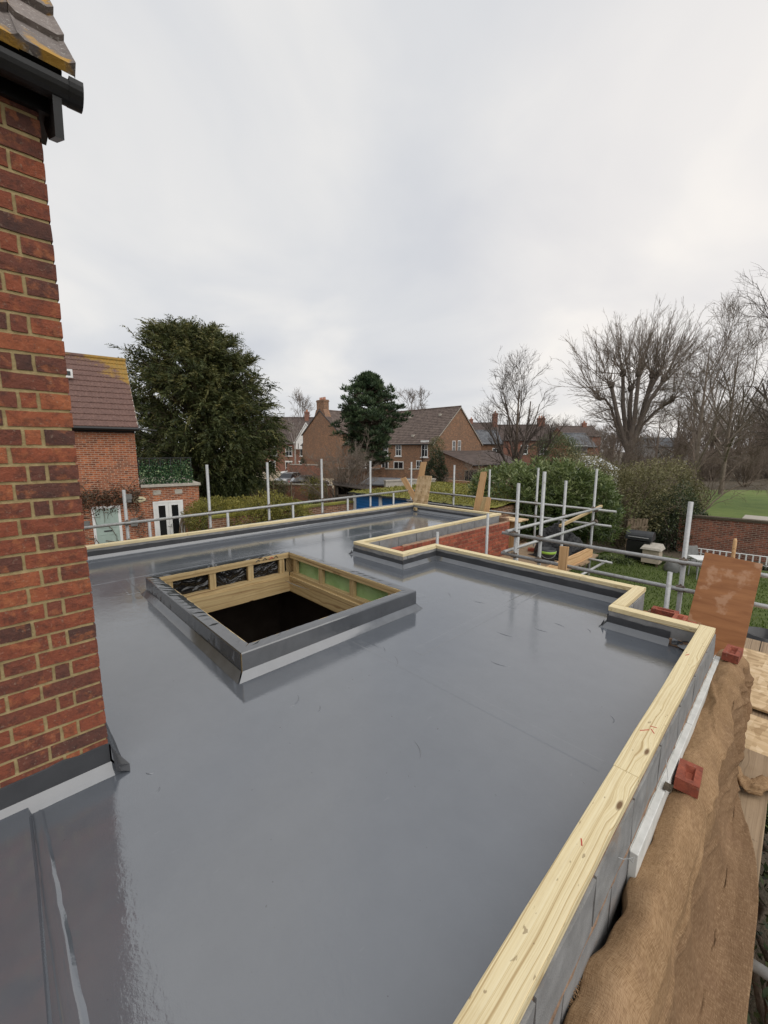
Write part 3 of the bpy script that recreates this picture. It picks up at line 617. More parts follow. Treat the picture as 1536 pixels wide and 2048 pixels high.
# timber lining inside the opening
ix0, ix1, iy0, iy1 = x0+KW, x1-KW, y0+KW, y1-KW
def lining(side):
    e = .0
    # head timber, sill joist, studs and membrane panels on one inner face
    if side in 'LR':
        X = ix0 if side == 'L' else ix1; s = 1 if side == 'L' else -1
        A = lambda t, dep, z: (X+s*dep, iy0+(iy1-iy0)*t, z); Ln = iy1-iy0
    else:
        Yv = iy0 if side == 'F' else iy1; s = 1 if side == 'F' else -1
        A = lambda t, dep, z: (ix0+(ix1-ix0)*t, Yv+s*dep, z); Ln = ix1-ix0
    t0 = .001
    def bm(ta, tb, za, zb, da, db, name='timber_rail', m='stud'):
        c0 = A(ta, (da+db)/2, (za+zb)/2); c1 = A(tb, (da+db)/2, (za+zb)/2); beam(name, c0, c1, abs(db-da), zb-za, M[m], kerb, bevel=.002)
    bm(.0, 1., .150, .188, -.088, -.002)
    bm(.0, 1., .112, .149, -.088, -.008)
    bm(.0, 1., -.36, -.142, -.088, .012, 'trimmer_joist')
    bm(.0, 1., -.141, -.092, -.088, -.006)
    pos = {'L': [.06, .36, .66, .94], 'B': [.05, .33, .62, .92], 'R': [.05, .35, .65, .95], 'F': [.05, .35, .65, .95]}[side]
    for t in pos:
        c0 = A(t, -.046, -.091); c1 = A(t, -.046, .111)
        beam('stud', c0, c1, .078 if side in 'FB' else .045, .045 if side in 'FB' else .078, M['stud'], kerb, up=(0, 1, 0), bevel=.002)
    pm = {'L': 'polythene', 'B': 'breather_green', 'R': 'polythene', 'F': 'breather_green'}[side]
    m_ = MB(); m_.grid([[A(i/24, -.078+.008*math.sin(i*1.7+j*.9), -.12+.24*j/4) for j in range(5)] for i in range(25)])
    m_.build('lining_sheet', M[pm], kerb, smooth=True)
for s in 'LBRF': lining(s)
# void below: dark unlit room
room = empty('room_below', ((x0+x1)/2, (y0+y1)/2, GZ)); room.parent = ext; room.matrix_parent_inverse = WM[ext.name].inverted()
rx0, rx1, ry0, ry1, rz0, rz1 = -7.0, -2.3, .45, 3.9, -2.6, -.37
def wallq(P): MB().add(P, [(0, 1, 2, 3)]).build('room_wall', M['interior_dark'], room)
wallq([(rx0, ry0, rz0), (rx1, ry0, rz0), (rx1, ry1, rz0), (rx0, ry1, rz0)])
wallq([(rx0, ry0, rz0), (rx0, ry0, rz1), (rx1, ry0, rz1), (rx1, ry0, rz0)]); wallq([(rx0, ry1, rz0), (rx1, ry1, rz0), (rx1, ry1, rz1), (rx0, ry1, rz1)])
wallq([(rx0, ry0, rz0), (rx0, ry1, rz0), (rx0, ry1, rz1), (rx0, ry0, rz1)]); wallq([(rx1, ry0, rz0), (rx1, ry0, rz1), (rx1, ry1, rz1), (rx1, ry1, rz0)])
q = MB()
for bx in [(rx0, ix0-.1, ry0, ry1), (ix1+.1, rx1, ry0, ry1), (ix0-.1, ix1+.1, ry0, iy0-.1), (ix0-.1, ix1+.1, iy1+.1, ry1)]: q.box(*bx, -.40, -.35)
q.build('room_ceiling', M['interior_dark'], room)
q = MB(); q.obox((-5.6, 2.3, -2.25), (.25, .1, 0), (-.1, .2, 0), (0, 0, .33)); tag(q.build('cardboard_box', M['card']), 'cardboard box standing in the dark room below the skylight', 'box')
# blackened marks and red writing on the kerb timber
def stroke(pts, m, r=.004): q = MB(); q.tube(pts, r, 5); return q.build('ink_mark', M[m], kerb)
xx = ix0-.001
for k, (t, dz) in enumerate([(.70, 0), (.76, .012), (.82, .004), (.86, .014)]):
    y = iy0+(iy1-iy0)*t; stroke([(ix0+.002, y, .145+dz*.2), (ix0+.002, y+.03, .165+dz), (ix0+.002, y+.055, .15)], 'black_plastic' if k != 2 else 'paint_mark', .006)

# -------- new facing brick wall of the far wing and its racked end
bw = empty('facing_brickwork', (-4.4, 6.2, -.66)); bw.parent = ext; bw.matrix_parent_inverse = WM[ext.name].inverted()
BX = -4.35; ytop = .05
MB().box(BX-.10, BX-.006, 4.6, 8.06, -.68, ytop-.004).build('mortar_core', M['mortar_grey'], bw)
MB().box(BX-.60, BX-.10, 8.11, 8.215, -.68, ytop+.06).build('mortar_core', M['mortar_grey'], bw)
z = ytop; r_ = 0
while z > -.66:
    y = 8.07-(.215 if r_ % 2 == 0 else .1025); first = True; yy = 8.07
    while yy > 4.55:
        L = .215
        if first and r_ % 2: L = .1025
        first = False
        me = brick_mesh(L, .10, .065, 'brick_new', .002, 2, int(rnd.random()*4)); lay(me, bw, (BX-.05, yy-L/2, z-.0325), -math.pi/2, .008)
        yy -= L+.011
    z -= .075; r_ += 1
q = MB(); G_ = []      # mortar squeezed along the top
for i in range(120):
    y = 4.7+3.35*i/119; G_.append([(BX-.098, y, ytop+.004), (BX-.07, y, ytop+.012+rnd.uniform(-.004, .01)), (BX-.035, y, ytop+.006+rnd.uniform(-.003, .006)), (BX-.012, y, ytop-.001)])
q.grid(G_).build('mortar_bed', M['mortar_grey'], bw, smooth=True)
# small pier of frogged bricks behind the short parapet
pier = empty('brick_pier', (-.85, 4.5, -.66)); pier.parent = ext; pier.matrix_parent_inverse = WM[ext.name].inverted()
fb = frog_brick_mesh('brick_new')
for r_ in range(6):
    z = .045-.0325-r_*.075
    for (px_, py_, rz) in ([(-.66, 4.30, math.pi/2), (-.66, 4.53, math.pi/2), (-.80, 4.66, 0)] if r_ % 2 == 0 else [(-.66, 4.24, math.pi/2), (-.66, 4.47, math.pi/2), (-.66, 4.68, 0), (-.88, 4.66, 0)]):
        lay(fb, pier, (px_, py_, z), rz, .012)
MB().box(-.70, -.62, 4.2, 4.64, -.5, .0).build('mortar_core', M['mortar_grey'], pier)
MB().box(-.94, -.72, 4.63, 4.70, -.5, .0).build('mortar_core', M['mortar_grey'], pier)
# outer brick leaf under the sacking (right side)
leaf = empty('outer_leaf', (-.25, 2, GZ)); leaf.parent = ext; leaf.matrix_parent_inverse = WM[ext.name].inverted()
MB().box(-.287, -.20, -2.2, 4.42, GZ, -.268).build('mortar_core', M['mortar_grey'], leaf)
for r_ in range(7):
    z = -.255-.0325-r_*.075; yy = 4.43
    while yy > 3.4:
        L = .215; me = brick_mesh(L, .1, .065, 'brick_new', .002, 2, int(rnd.random()*4)); lay(me, leaf, (-.245, yy-L/2-(.11 if r_ % 2 else 0), z), -math.pi/2, .006); yy -= .226
for k in range(3): lay(fb, leaf, (-.247, 4.33-.226*k, -.180), math.pi/2, .005)
for k in range(6): lay(fb, leaf, (-.247, 4.33-.226*k, -.2545), math.pi/2, .005)
# lower walls of the extension down to the ground
for bx in [(-7.2, -7.1, -1.5, 8.1), (-7.1, -4.35, 8.0, 8.1), (-4.45, -4.35, 4.75, 8.06), (-3.66, -1.0, 4.66, 4.76), (-.45, -.36, -2.2, 4.03)]:
    MB().box(bx[0]+.003, bx[1]-.003, bx[2]+.003, bx[3]-.003, GZ, -.67).build('lower_wall', M['brick_red'], ext)

# ================================================================== near house (left)
house = tag(empty('brick_house', (-2.27, .29, GZ)), 'old red brick house corner with black gutter and mossy tiled eaves', 'house')
HX, HY = -2.27, .292
wl = MB().box(HX-3.0, HX-.006, -4.5, HY-.006, GZ, 2.98).build('house_wall', M['mortar'], house)
z = .155; r_ = 0
def hb(L, yc, zc, seed): lay(brick_mesh(L, .1025, .062, 'brick_old', .0014, 4 if L > .15 else 2, seed), wl, (HX-.0505, yc, zc), -math.pi/2, .004)
zc = .128-.075*0
for r_ in range(38):
    zc = .1+.0755*r_+.037
    y = HY
    seq = ([.1025, .05] + [.215, .1025]*12) if r_ % 2 == 0 else ([.215, .1025]*12)
    for k, L in enumerate(seq):
        if y-L < -1.05: break
        hb(L, y-L/2, zc, int(rnd.random()*5)); y -= L+.0125
    # return face bricks at the corner (headers seen from the end)
    xq = HX-.1025-.012
    for k, L in enumerate(([.215, .1025]*3) if r_ % 2 == 0 else ([.05, .215, .1025, .215])):
        lay(brick_mesh(L, .1025, .064, 'brick_old', .0014, 4 if L > .15 else 2, k), wl, (xq-L/2, HY-.0505, zc), 0, .006); xq -= L+.0125
g = G('brick_old_far')
brickmat('brick_old_far', (.10, .045, .033), (.22, .068, .04), (.31, .09, .045), (.42, .33, .2), dirt=.4)
MB().box(HX-.012, HX-.0005, -4.5, -1.06, .1, 2.97).build('wall_face', M['brick_old_far'], house)
# ragged membrane dressed up the wall and round the corner
upstand((HX, -3.0), (HX, HY), (1, 0), house, 0, f, h=.145, ragged=.010, off=.008)
upstand((HX, HY), (-7.1, HY), (0, 1), house, f, 0, h=.14, ragged=.008, off=.008)
q = MB(); q.add([(HX+.01, HY+.005, .15), (HX+.012, HY+.02, .02), (HX+.06, HY+.03, .012), (HX+.085, HY+.065, .004), (HX+.03, HY+.075, .006), (HX-.03, HY+.012, .1), (HX+.07, HY+.01, .03)], [(0, 1, 2, 6), (1, 4, 3, 2), (0, 5, 4, 1), (6, 2, 3)]); q.build('membrane_tag', M['upstand'], house)
# gutter, fascia, soffit, verge box
GX, GY1 = -2.165, .405
prof = [(GX+.054*math.cos(t), 2.985+.056*math.sin(t)) for t in np.linspace(0, -math.pi, 12)]
q = MB(); pr_ = [(x, z) for x, z in prof]+[(x*1.0-(x-GX)*.08, z+.004) for x, z in prof[::-1]]
q.extrude([(x, GY1, z) for x, z in prof]+[(GX-.053, GY1, 2.987), (GX+.053, GY1, 2.987)], (0, -4.8, 0)); gt = q.build('gutter', M['gutter_black'], house)
q = MB(); q.extrude([(GX+.059*math.cos(t), GY1-.03, 2.99+.062*math.sin(t)) for t in np.linspace(.12, -math.pi-.12, 14)], (0, .045, 0)); q.build('gutter_end_cap', M['gutter_black'], gt)
for yb in (.13, -.7): q = MB(); q.extrude([(GX+.062*math.cos(t), yb, 2.985+.066*math.sin(t)) for t in np.linspace(0, -math.pi, 12)], (0, .03, 0)); q.build('gutter_bracket', M['gutter_black'], gt)
MB().box(HX+.001, HX+.022, -4.5, .33, 2.915, 3.03).build('fascia_board', M['gutter_black'], house)
MB().box(HX-.3, HX-.001, HY-.02, .345, 2.965, 3.06).build('soffit_board', M['gutter_black'], house)
q = MB(); q.extrude([(-2.14, .352, 2.98), (-2.172, .352, 2.80), (-2.34, .352, 2.87), (-3.3, .352, 4.04), (-3.3, .352, 4.36)], (0, -.028, 0)); vb = q.build('verge_box', M['gutter_black'], house)
# tiled slope: eave at x=-2.15 z=3.035, pitch from the verge line
ea = np.array([-2.135, 0, 3.02]); tp = np.array([-2.66, 0, 3.66]); sl_ = tp-ea; SLen = np.linalg.norm(sl_); sl_ /= SLen; nr = np.array([-sl_[2], 0, sl_[0]]); nr = nr if nr[2] > 0 else -nr
q = MB(); q.extrude([ea-nr*.05+np.array([0, .36, 0]), ea+np.array([0, .36, 0])-nr*.002, tp+sl_*1.7+np.array([0, .36, 0])-nr*.002, tp+sl_*1.7+np.array([0, .36, 0])-nr*.05], (0, -4.8, 0)); rf = q.build('roof_slope', M['gutter_black'], house)
TW, TL, TE = .165, .36, .255
tm = MB(); tm.grid([[(TW*(j/8-.5)*1.0, TL*i/1, .012+.012*(1 if j in (0, 8) else (.0 if j not in (4,) else .009))+(.016 if i == 0 else 0)) for j in range(9)] for i in range(2)])
nb_ = len(tm.v); tm.v += [(TW*(j/8-.5), 0, -.004) for j in range(9)]
for j in range(8): tm.f.append((j+1, j, nb_+j, nb_+j+1))
tm.v += [(TW*.5, 0, -.01), (TW*.5, TL, -.01)]; tm.f.append((8, nb_+8, len(tm.v)-2, len(tm.v)-1, 17))
tme = tm.mesh('roof_tile', M['tile_near'])
for c_ in range(6):
    for k in range(9):
        o = bpy.data.objects.new('roof_tile', tme); link(o, rf)
        yc = .397-TW*(k+.5)+rnd.uniform(-.003, .003); b = ea+sl_*(TE*c_-.03)+nr*(.012+rnd.uniform(-.003, .004))
        xa = Vector((0, -1, 0)); ya = Vector(sl_); za = xa.cross(ya)
        if za.z < 0: xa = -xa; za = xa.cross(ya)
        o.matrix_basis = Matrix(((xa.x, ya.x, za.x, b[0]), (xa.y, ya.y, za.y, yc), (xa.z, ya.z, za.z, b[2]), (0, 0, 0, 1))) @ Matrix.Rotation(-.05+rnd.uniform(-.012, .012), 4, 'X') @ Matrix.Rotation(rnd.uniform(-.012, .012), 4, 'Z')
# ================================================================== things on the right hand wall
DZ = -.65
def ins(y0, y1, label):
    t = tag(empty('insulation_board', (-.33, (y0+y1)/2, -.95)), label, 'insulation', 'white boards standing in the wall cavity')
    MB().box(-.338, -.306, y0, y1, -1.0, -.09).build('foam_core', M['insulation'], t, bevel=.003)
    MB().box(-.3445, -.3385, y0+.004, y1-.003, -1.0, -.083).build('foil_face', M['insulation'], t)
    return t
ins(1.80, 2.985, 'speckled white insulation board in cavity beside the near loose brick'); ins(2.99, 4.2, 'speckled white insulation board in cavity running to the parapet corner')
q = MB(); q.tube([(-.349, 1.60, .02), (-.335, 1.61, .03), (-.322, 1.618, .027), (-.305, 1.63, .034), (-.292, 1.65, .034), (-.290, 1.625, .032), (-.305, 1.63, .034)], .0016, 6)
tag(q.build('wall_tie', M['galv']), 'thin bent steel wall tie sticking out of the block joint', 'wall tie')
q = MB(); q.tube([(-.348, 2.44, .0), (-.335, 2.42, -.03), (-.320, 2.38, -.06), (-.310, 2.35, -.078)], .0016, 6)
tag(q.build('wall_tie', M['galv']), 'steel wall tie bent down over the white insulation board', 'wall tie')
q = MB(); q.grid([[(-.318+.012*i+.002*math.sin(i*j), 2.27+.022*j+.004*math.sin(3*i), -.082+.010*math.sin(i*1.4+j*.9)*(1 if 0 < i < 3 and 0 < j < 3 else .2)) for j in range(4)] for i in range(4)])
tag(q.build('mortar_lump', M['soil'], smooth=True), 'dark lump of dropped mortar on the white insulation board', 'mortar')
# ---- hessian sheet
def fbm(x, y, s=0):
    v = 0; a = 1
    for k in range(4):
        v += a*math.sin(x*2.1+s*1.7+1.3*math.sin(y*1.7+s+k))*math.cos(y*2.3-s*.6+1.1*math.sin(x*1.9+k*2.2)); x *= 1.93; y *= 1.87; a *= .5
    return v
LBp = [(1055, 2300), (1100, 2048), (1125, 1960), (1180, 1895), (1240, 1780), (1290, 1650), (1335, 1575), (1345, 1500), (1395, 1385), (1410, 1330), (1437, 1285)]
LB = [pz(x, y, -.11) for x, y in LBp]; LBy = [p[1] for p in LB]; LBx = [max(-.345, min(-.285, p[0])) for p in LB]
def ridge(x, y, s=0):      # sharp creases
    v = 0
    for k, (fx, fy, a) in enumerate(((1.0, .45, 1.), (1.9, -.9, .6), (.6, 1.7, .7), (2.9, 1.1, .35))):
        t = math.sin(x*fx+y*fy+s+1.2*math.sin(y*.8+k*1.7+s)+.7*math.sin(x*.5-k)); v += a*(1-abs(t))**3
    return v
Gh = []; NY, NS = 330, 96
sg_ = lambda v: 1/(1+math.exp(-v))
for i in range(NY):
    y = -.3+4.72*i/(NY-1)
    xl = float(np.interp(y, LBy, LBx))+.010*math.sin(y*13)+.006*math.sin(y*31+1)
    near = 1-sg_((y-3.1)*6)
    zt = -.192+.085*sg_((y-3.62)*18)+.010*math.sin(y*2.4)+.012*math.sin(y*5.3+1)*near
    spread = .16*(1-sg_((y-3.05)*7))
    row = []
    Ltop = -.152-xl; Lh = .40; tot = Ltop+Lh+spread+.03
    for j in range(NS):
        s = tot*j/(NS-1)
        if s < .03: x = xl+.012*math.sin(s/.03*1.57)-.004; z = zt-.05*(1-s/.03)**1.4; nx, nz_ = -.7, .7
        elif s < Ltop+.03: u = (s-.03)/Ltop; x = xl+.008+(Ltop-.01)*u; z = zt+.034*math.sin(u*3.14)-.045*max(0, u-.55)**1.7*4; nx, nz_ = .3*u, 1
        elif s < Ltop+.03+Lh:
            u = (s-.03-Ltop)/Lh; flare = .035+.045*near; z0_ = zt-.045
            x = -.150+.020*math.sin(u*1.57)+flare*u**2.5; z = z0_-(z0_-DZ-.035)*u; nx, nz_ = 1, .1
        else:
            u = (s-.03-Ltop-Lh); x = -.130+.035+.045*near+u*.85; z = DZ+.04-.02*min(1, u/.06); nx, nz_ = .1, 1
        hang = max(0., min(1., (s-Ltop)/.14))
        dd = (.0022+.004*max(0, min(1, y-2.2)))*fbm(y*2.6, s*9., 1)
        dd += (.0065+.006*max(0, min(1, y-2.6)))*(1-.6*hang)*(ridge(y*4.5, s*20., 2.)-.8)*.5*(.45+.55*abs(math.sin(y*1.3+.4)))
        fo = .020*math.sin(y*14+2.2*math.sin(y*3.1)+s*3)+.016*(1-abs(math.sin(y*11+s*2.5+1.5*math.sin(y*4))))**2*(.4+.6*math.sin(y*2.2)**2)
        fo *= .55 if y < 2.5 else (1.5 if y > 3.0 else .55+.95*(y-2.5)*2)
        if s > Ltop+Lh*.93: fo *= .6
        dd += hang*fo
        dd += .016*math.exp(-((s-.05-.22*(3.75-y))/.016)**2) if 3.0 < y < 3.8 else 0
        dd += .013*math.exp(-((s-Ltop-.10-.06*math.sin(y*1.6))/.011)**2)+.010*math.exp(-((s-Ltop-.22-.05*math.sin(y*2.3+1))/.013)**2)
        br_ = math.hypot((y-2.515)/.16, (s-.07)/.09); dd -= .010*math.exp(-br_**2)
        dd += .006*math.cos(8*math.atan2(s-.07, y-2.515))*math.exp(-((br_-1.8)/.8)**2)*.8
        x += nx*dd; z += nz_*dd
        row.append((x, y+.012*fbm(y*1.5, s*5, 4), max(z, DZ+.012)))
    Gh.append(row)
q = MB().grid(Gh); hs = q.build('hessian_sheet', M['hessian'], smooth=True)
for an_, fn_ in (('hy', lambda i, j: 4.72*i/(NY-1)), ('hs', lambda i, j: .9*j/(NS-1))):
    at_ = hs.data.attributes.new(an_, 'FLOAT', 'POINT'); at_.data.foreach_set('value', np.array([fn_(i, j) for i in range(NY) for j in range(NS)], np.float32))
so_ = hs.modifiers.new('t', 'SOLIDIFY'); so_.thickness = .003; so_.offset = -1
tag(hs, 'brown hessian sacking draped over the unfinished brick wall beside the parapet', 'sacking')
q = MB()
for k in range(26):
    y = 1.18+.09*rnd.random(); b = (-.325+rnd.uniform(-.01, .01), y, -.195+rnd.uniform(-.005, .02)); q.tube([b, (b[0]-.012-.02*rnd.random(), y+rnd.uniform(-.015, .015), b[2]+.012), (b[0]-.02-.02*rnd.random(), y+rnd.uniform(-.025, .025), b[2]+rnd.uniform(-.01, .03))], [.0012, .0009, .0004], 4)
tg = q.build('frayed_threads', M['hessian'], hs)
def roll(pts, r, name='rolled_hem'):      # bunched cloth
    G2 = []; P = [np.array(p, float) for p in pts]; m = 40
    for i in range(m):
        t = i/(m-1)*(len(P)-1); k = min(int(t), len(P)-2); c = P[k]*(1-(t-k))+P[k+1]*(t-k); d = P[k+1]-P[k]; d /= np.linalg.norm(d); x_ = np.cross(d, [0, 0, 1]); x_ /= np.linalg.norm(x_); z_ = np.cross(x_, d); row = []
        for a in np.linspace(0, 2*math.pi, 18): rr = r*(1+.25*math.sin(3*a+i*.5)+.22*fbm(i*.35, a*1.3, 2)); row.append(c+rr*(math.cos(a)*x_*1.3+math.sin(a)*z_*.8))
        G2.append(row)
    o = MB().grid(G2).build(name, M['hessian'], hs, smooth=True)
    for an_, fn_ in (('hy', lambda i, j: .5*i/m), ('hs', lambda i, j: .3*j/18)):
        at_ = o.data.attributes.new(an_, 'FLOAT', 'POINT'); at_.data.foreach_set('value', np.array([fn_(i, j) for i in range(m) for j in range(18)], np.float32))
    return o
roll([(-.13, 3.55, DZ+.05), (-.07, 3.42, DZ+.06), (.0, 3.40, DZ+.05), (.05, 3.52, DZ+.05), (.14, 3.60, DZ+.04)], .035)
# ---- two loose bricks holding it down
lb = frog_brick_mesh('brick_new', .19)
o = bpy.data.objects.new('loose_brick', lb); link(o); place(o, (-.246, 2.515, -.126), (.02, .03, math.pi/2+.05)); tag(o, 'loose red frogged brick on hessian beside the white insulation board', 'brick', 'bricks weighing down the sacking')
o = bpy.data.objects.new('loose_brick', frog_brick_mesh('brick_new')); link(o); place(o, (-.238, 4.21, -.040), (.02, .0, math.pi/2-.06)); tag(o, 'loose red frogged brick on hessian at the foot of the leaning plywood', 'brick', 'bricks weighing down the sacking')
# ---- boards and sheets of the walkway
def thing_beam(name, p0, p1, w, h, m, label, cat, group=None, up=(0, 0, 1), bevel=.003):
    return tag(beam(name, p0, p1, w, h, M[m], None, up, bevel), label, cat, group)
thing_beam('scaffold_board', (-.035, .2, DZ-.02), (-.035, 3.95, DZ-.02), .222, .038, 'board_old', 'weathered scaffold board under the sacking on the walkway', 'board')
thing_beam('scaffold_board', (.050, -.5, DZ-.062), (.050, 2.35, DZ-.062), .06, .038, 'board_old', 'narrow weathered board edge below the sacking walkway', 'board')
t = tag(MB().box(-.36, .80, 4.62, 6.0, DZ+.005, DZ+.023).build('osb_sheet', M['osb']), 'big sheet of strand board lying on the walkway by the plywood', 'board')
t = tag(MB().box(-.13, .55, 3.62, 4.52, DZ-.02, DZ-.002).build('osb_sheet', M['osb']), 'strand board sheet lying at the end of the hessian sacking', 'board')
for k in range(5): thing_beam('scaffold_board', (-.24+.229*k, 3.97, DZ-.045), (-.24+.229*k, 6.5, DZ-.045), .222, .038, 'board_old', 'weathered scaffold board beneath the strand board sheets on the walkway', 'board', 'boards under the strand board')
# ================================================================== scaffold
TR = .0242
def scaffold(label, loc, tubes, stand, couple):
    s = tag(empty('scaffold', loc), label, 'scaffold')
    for a, b in tubes: q = MB(); q.tube([a, b], TR, 14); q.build('ledger_tube', M['galv'], s, smooth=False)
    for a, b in stand: q = MB(); q.tube([a, b], TR, 14); q.build('standard_tube', M['galv'], s)
    for c, ax in couple:
        q = MB(); c = np.array(c, float)
        q.obox(c, (.031, 0, 0), (0, .031, 0), (0, 0, .026)); d = np.array(ax, float)
        q.tube([c-d*.04, c+d*.04], .040, 8); q.obox(c+np.array([.0, .0, .036]), (.008, 0, 0), (0, .008, 0), (0, 0, .016))
        q.tube([c+np.array([.03, -.03, -.01]), c+np.array([.06, -.055, -.01])], .007, 6)
        q.build('coupler', M['coupler'], s, bevel=.003)
    for o in s.children:
        if 'tube' in o.name: o.data.polygons.foreach_set('use_smooth', [len(p.vertices) == 4 for p in o.data.polygons])
    return s
SX = -7.5; zl = lambda y: .40+.012*y; zl2 = lambda y: .10+.006*y
stL = [(1.53, .95), (2.86, 1.32), (4.055, 1.34), (5.385, 1.39), (6.865, 1.32)]
st = [((SX-.05, y, GZ), (SX-.05, y, h)) for y, h in stL]; tb = [((SX, .2, zl(.2)), (SX, 8.2, zl(8.2))), ((SX, .2, zl2(.2)), (SX, 8.3, zl2(8.3)))]
for y in (1.83, 3.15, 4.56, 6.05, 7.6): st.append(((SX+.045, y, DZ), (SX+.045, y, zl(y)-.02)))
scaffold('galvanised tube scaffold along the parapet facing the tall yew', (SX, 4, GZ), tb, st, [((SX-.02, y, zl(y)), (0, 1, 0)) for y, h in stL]+[((SX-.02, y, zl2(y)), (0, 1, 0)) for y, h in stL])
FY = 9.05; st = []
for (px_, py_) in [(823, 924), (909, 930), (980, 939), (1077, 936), (1194, 938)]:
    p_ = pY(px_, py_, FY+.05); st.append(((p_[0], FY+.05, GZ), (p_[0], FY+.05, p_[2])))
cp = [((a[0], FY+.02, z_), (1, 0, 0)) for a, b in st for z_ in (.38, .07)]
tb = [((-8.3, FY, .40), (-2.55, FY, .37)), ((-8.3, FY, .08), (-2.62, FY, .06)), ((-2.9, 5.3, .385+.05), (-2.9, 9.2, .40)), ((-2.93, 5.3, .075+.05), (-2.93, 9.15, .10)), ((-2.7, 7.6, -.72), (-2.7, 9.2, -.72)), ((-3.2, 8.9, -.66), (-2.5, 8.9, -.66))]
st += [((-2.95, 7.43, GZ), (-2.95, 7.43, 1.06)), ((*pd(1038, 1047, 7.6)[:2], GZ), tuple(pd(1038, 1047, 7.6)))]
for (px_, py_, dp) in [(976, 1027, 7.0), (875, 1064, 6.7)]:
    p_ = pd(px_, py_, dp); st.append(((p_[0], p_[1], GZ), (p_[0], p_[1], p_[2])))
scaffold('galvanised scaffold bay round the far wing by the laurel hedge', (-3.5, FY, GZ), tb, st, cp+[((-2.93, 7.43, .41), (0, 1, 0)), ((-2.93, 9.05, .36), (0, 1, 0)), ((-2.93, 9.05, .12), (0, 1, 0))])
YF = 5.4
st = [((-2.83, YF+.05, GZ), (-2.83, YF+.05, 1.13)), ((-2.46, YF+.05, GZ), (-2.46, YF+.05, 1.31)), ((-.815, YF+.05, GZ), (-.815, YF+.05, 1.05)), ((-.90, YF-.12, GZ), (-.90, YF-.12, .275)), ((1.3, YF+.05, GZ), (1.3, YF+.05, 1.1)), ((.32, 2.25, GZ), (.32, 2.25, -.55))]
tb = [((-3.02, YF, .385), (2.2, YF, .38)), ((-3.02, YF, .075), (2.2, YF, .07)), ((-.15, 2.27, DZ-.075), (1.6, 2.33, DZ-.075)), ((-.2, 4.3, DZ-.095), (1.6, 4.3, DZ-.095))]
scaffold('galvanised scaffold rails beside the lawn holding up the plywood', (-.8, YF, GZ), tb, st, [((x, YF+.02, z_), (1, 0, 0)) for x in (-2.83, -2.46, -.815) for z_ in (.385, .075)])
# bay deck boards
k = 0; y = 5.28
while y < 9.2:
    x_l = -4.33 if y < 8.0 else -4.6
    b = beam('scaffold_board', (x_l+rnd.uniform(0, .02), y+.112, DZ-.02+rnd.uniform(-.004, .004)), (-2.90+rnd.uniform(-.05, .04), y+.112, DZ-.02), .220, .038, M['board_old'])
    tag(b, 'weathered scaffold board in the bay deck between brick wing and laurel', 'board', 'boards decking the scaffold bay'); y += .229; k += 1
# plywood sheet leaning on the rails
TL_, TR_ = pY(1410, 1104, 5.365), pY(1526, 1128, 5.365); B0 = np.array([-.4, 4.98, -.63])
nrm_ = np.cross(TR_-TL_, B0-TL_)
def onpl(x, y): d = ray(x, y); return CC+d*(((TL_-CC)@nrm_)/(d@nrm_))
bl, br = onpl(1375, 1240), onpl(1489, 1290)
def ext_(t, b): k = (-.62-t[2])/(b[2]-t[2]); return t+(b-t)*k
bl, br = ext_(TL_, bl), ext_(TR_, br)
nn_ = nrm_/np.linalg.norm(nrm_); nn_ = nn_ if nn_[1] < 0 else -nn_
# local frame for the sheet so grain follows it
q = MB(); q.extrude([TL_, bl, br, TR_], -nn_*.018); tag(q.build('plywood_sheet', M['ply'], bevel=.002), 'brown plywood sheet with wet patches leaning on the scaffold rails', 'plywood')
a, b = pY(1471, 1077, 5.5), pY(1450, 1230, 5.5); q = MB(); d = (b-a); q.tube([a, a+d*.03, a+d], [.010, .017, .017], 10); tag(q.build('tool_handle', M['plank'], smooth=True), 'round wooden tool handle standing behind the brown plywood', 'tool')
# planks in the far corners
def slab_px(px, Yv, th, m, name, label, cat, grp=None, lean=.0, zb=-.62):
    P = [pY(x, y, Yv) for x, y in px]      # tl, tr, br, bl
    def dn(t, b): k = (zb-t[2])/(b[2]-t[2]); return t+(b-t)*k
    tl, tr, br_, bl_ = P; br2, bl2 = dn(tr, br_), dn(tl, bl_)
    c = (tl+tr+br2+bl2)/4; V = [tl, tr, br2, bl2]; V = [v+np.array([0, lean*(v[2]-zb)*-1+lean*.8, 0]) for v in V]
    ax = Vector(((V[0]+V[1])/2-(V[2]+V[3])/2)).normalized(); sd = Vector((V[1]-V[0])).normalized(); nz_ = ax.cross(sd).normalized(); sd = nz_.cross(ax)
    Mx = Matrix(((ax.x, sd.x, nz_.x, c[0]), (ax.y, sd.y, nz_.y, c[1]), (ax.z, sd.z, nz_.z, c[2]), (0, 0, 0, 1))); Mi = Mx.inverted()
    q = MB(); L = [np.array(Mi @ Vector(v)) for v in V]; q.extrude([l-np.array([0, 0, th/2]) for l in L], (0, 0, th))
    o = q.build(name, M[m], bevel=.002); o.matrix_basis = Mx; return tag(o, label, cat, grp)
slab_px([(801, 957), (811, 954), (840, 1004), (828, 1004)], 8.30, .02, 'plank', 'timber_offcut', 'slim pale offcut tilted outward behind the far parapet corner', 'plank')
slab_px([(842, 924), (853, 924), (838, 1006), (826, 1004)], 8.36, .022, 'plank', 'timber_offcut', 'tallest narrow plank propped behind the far parapet corner', 'plank')
slab_px([(837, 953), (850, 951), (842, 1006), (827, 1004)], 8.29, .018, 'osb', 'timber_offcut', 'scuffed strand board strip propped at the far parapet corner', 'plank')
slab_px([(848, 951), (864, 952), (855, 1007), (842, 1006)], 8.25, .018, 'osb', 'timber_offcut', 'wider pale strand board strip beside the scuffed one', 'plank')
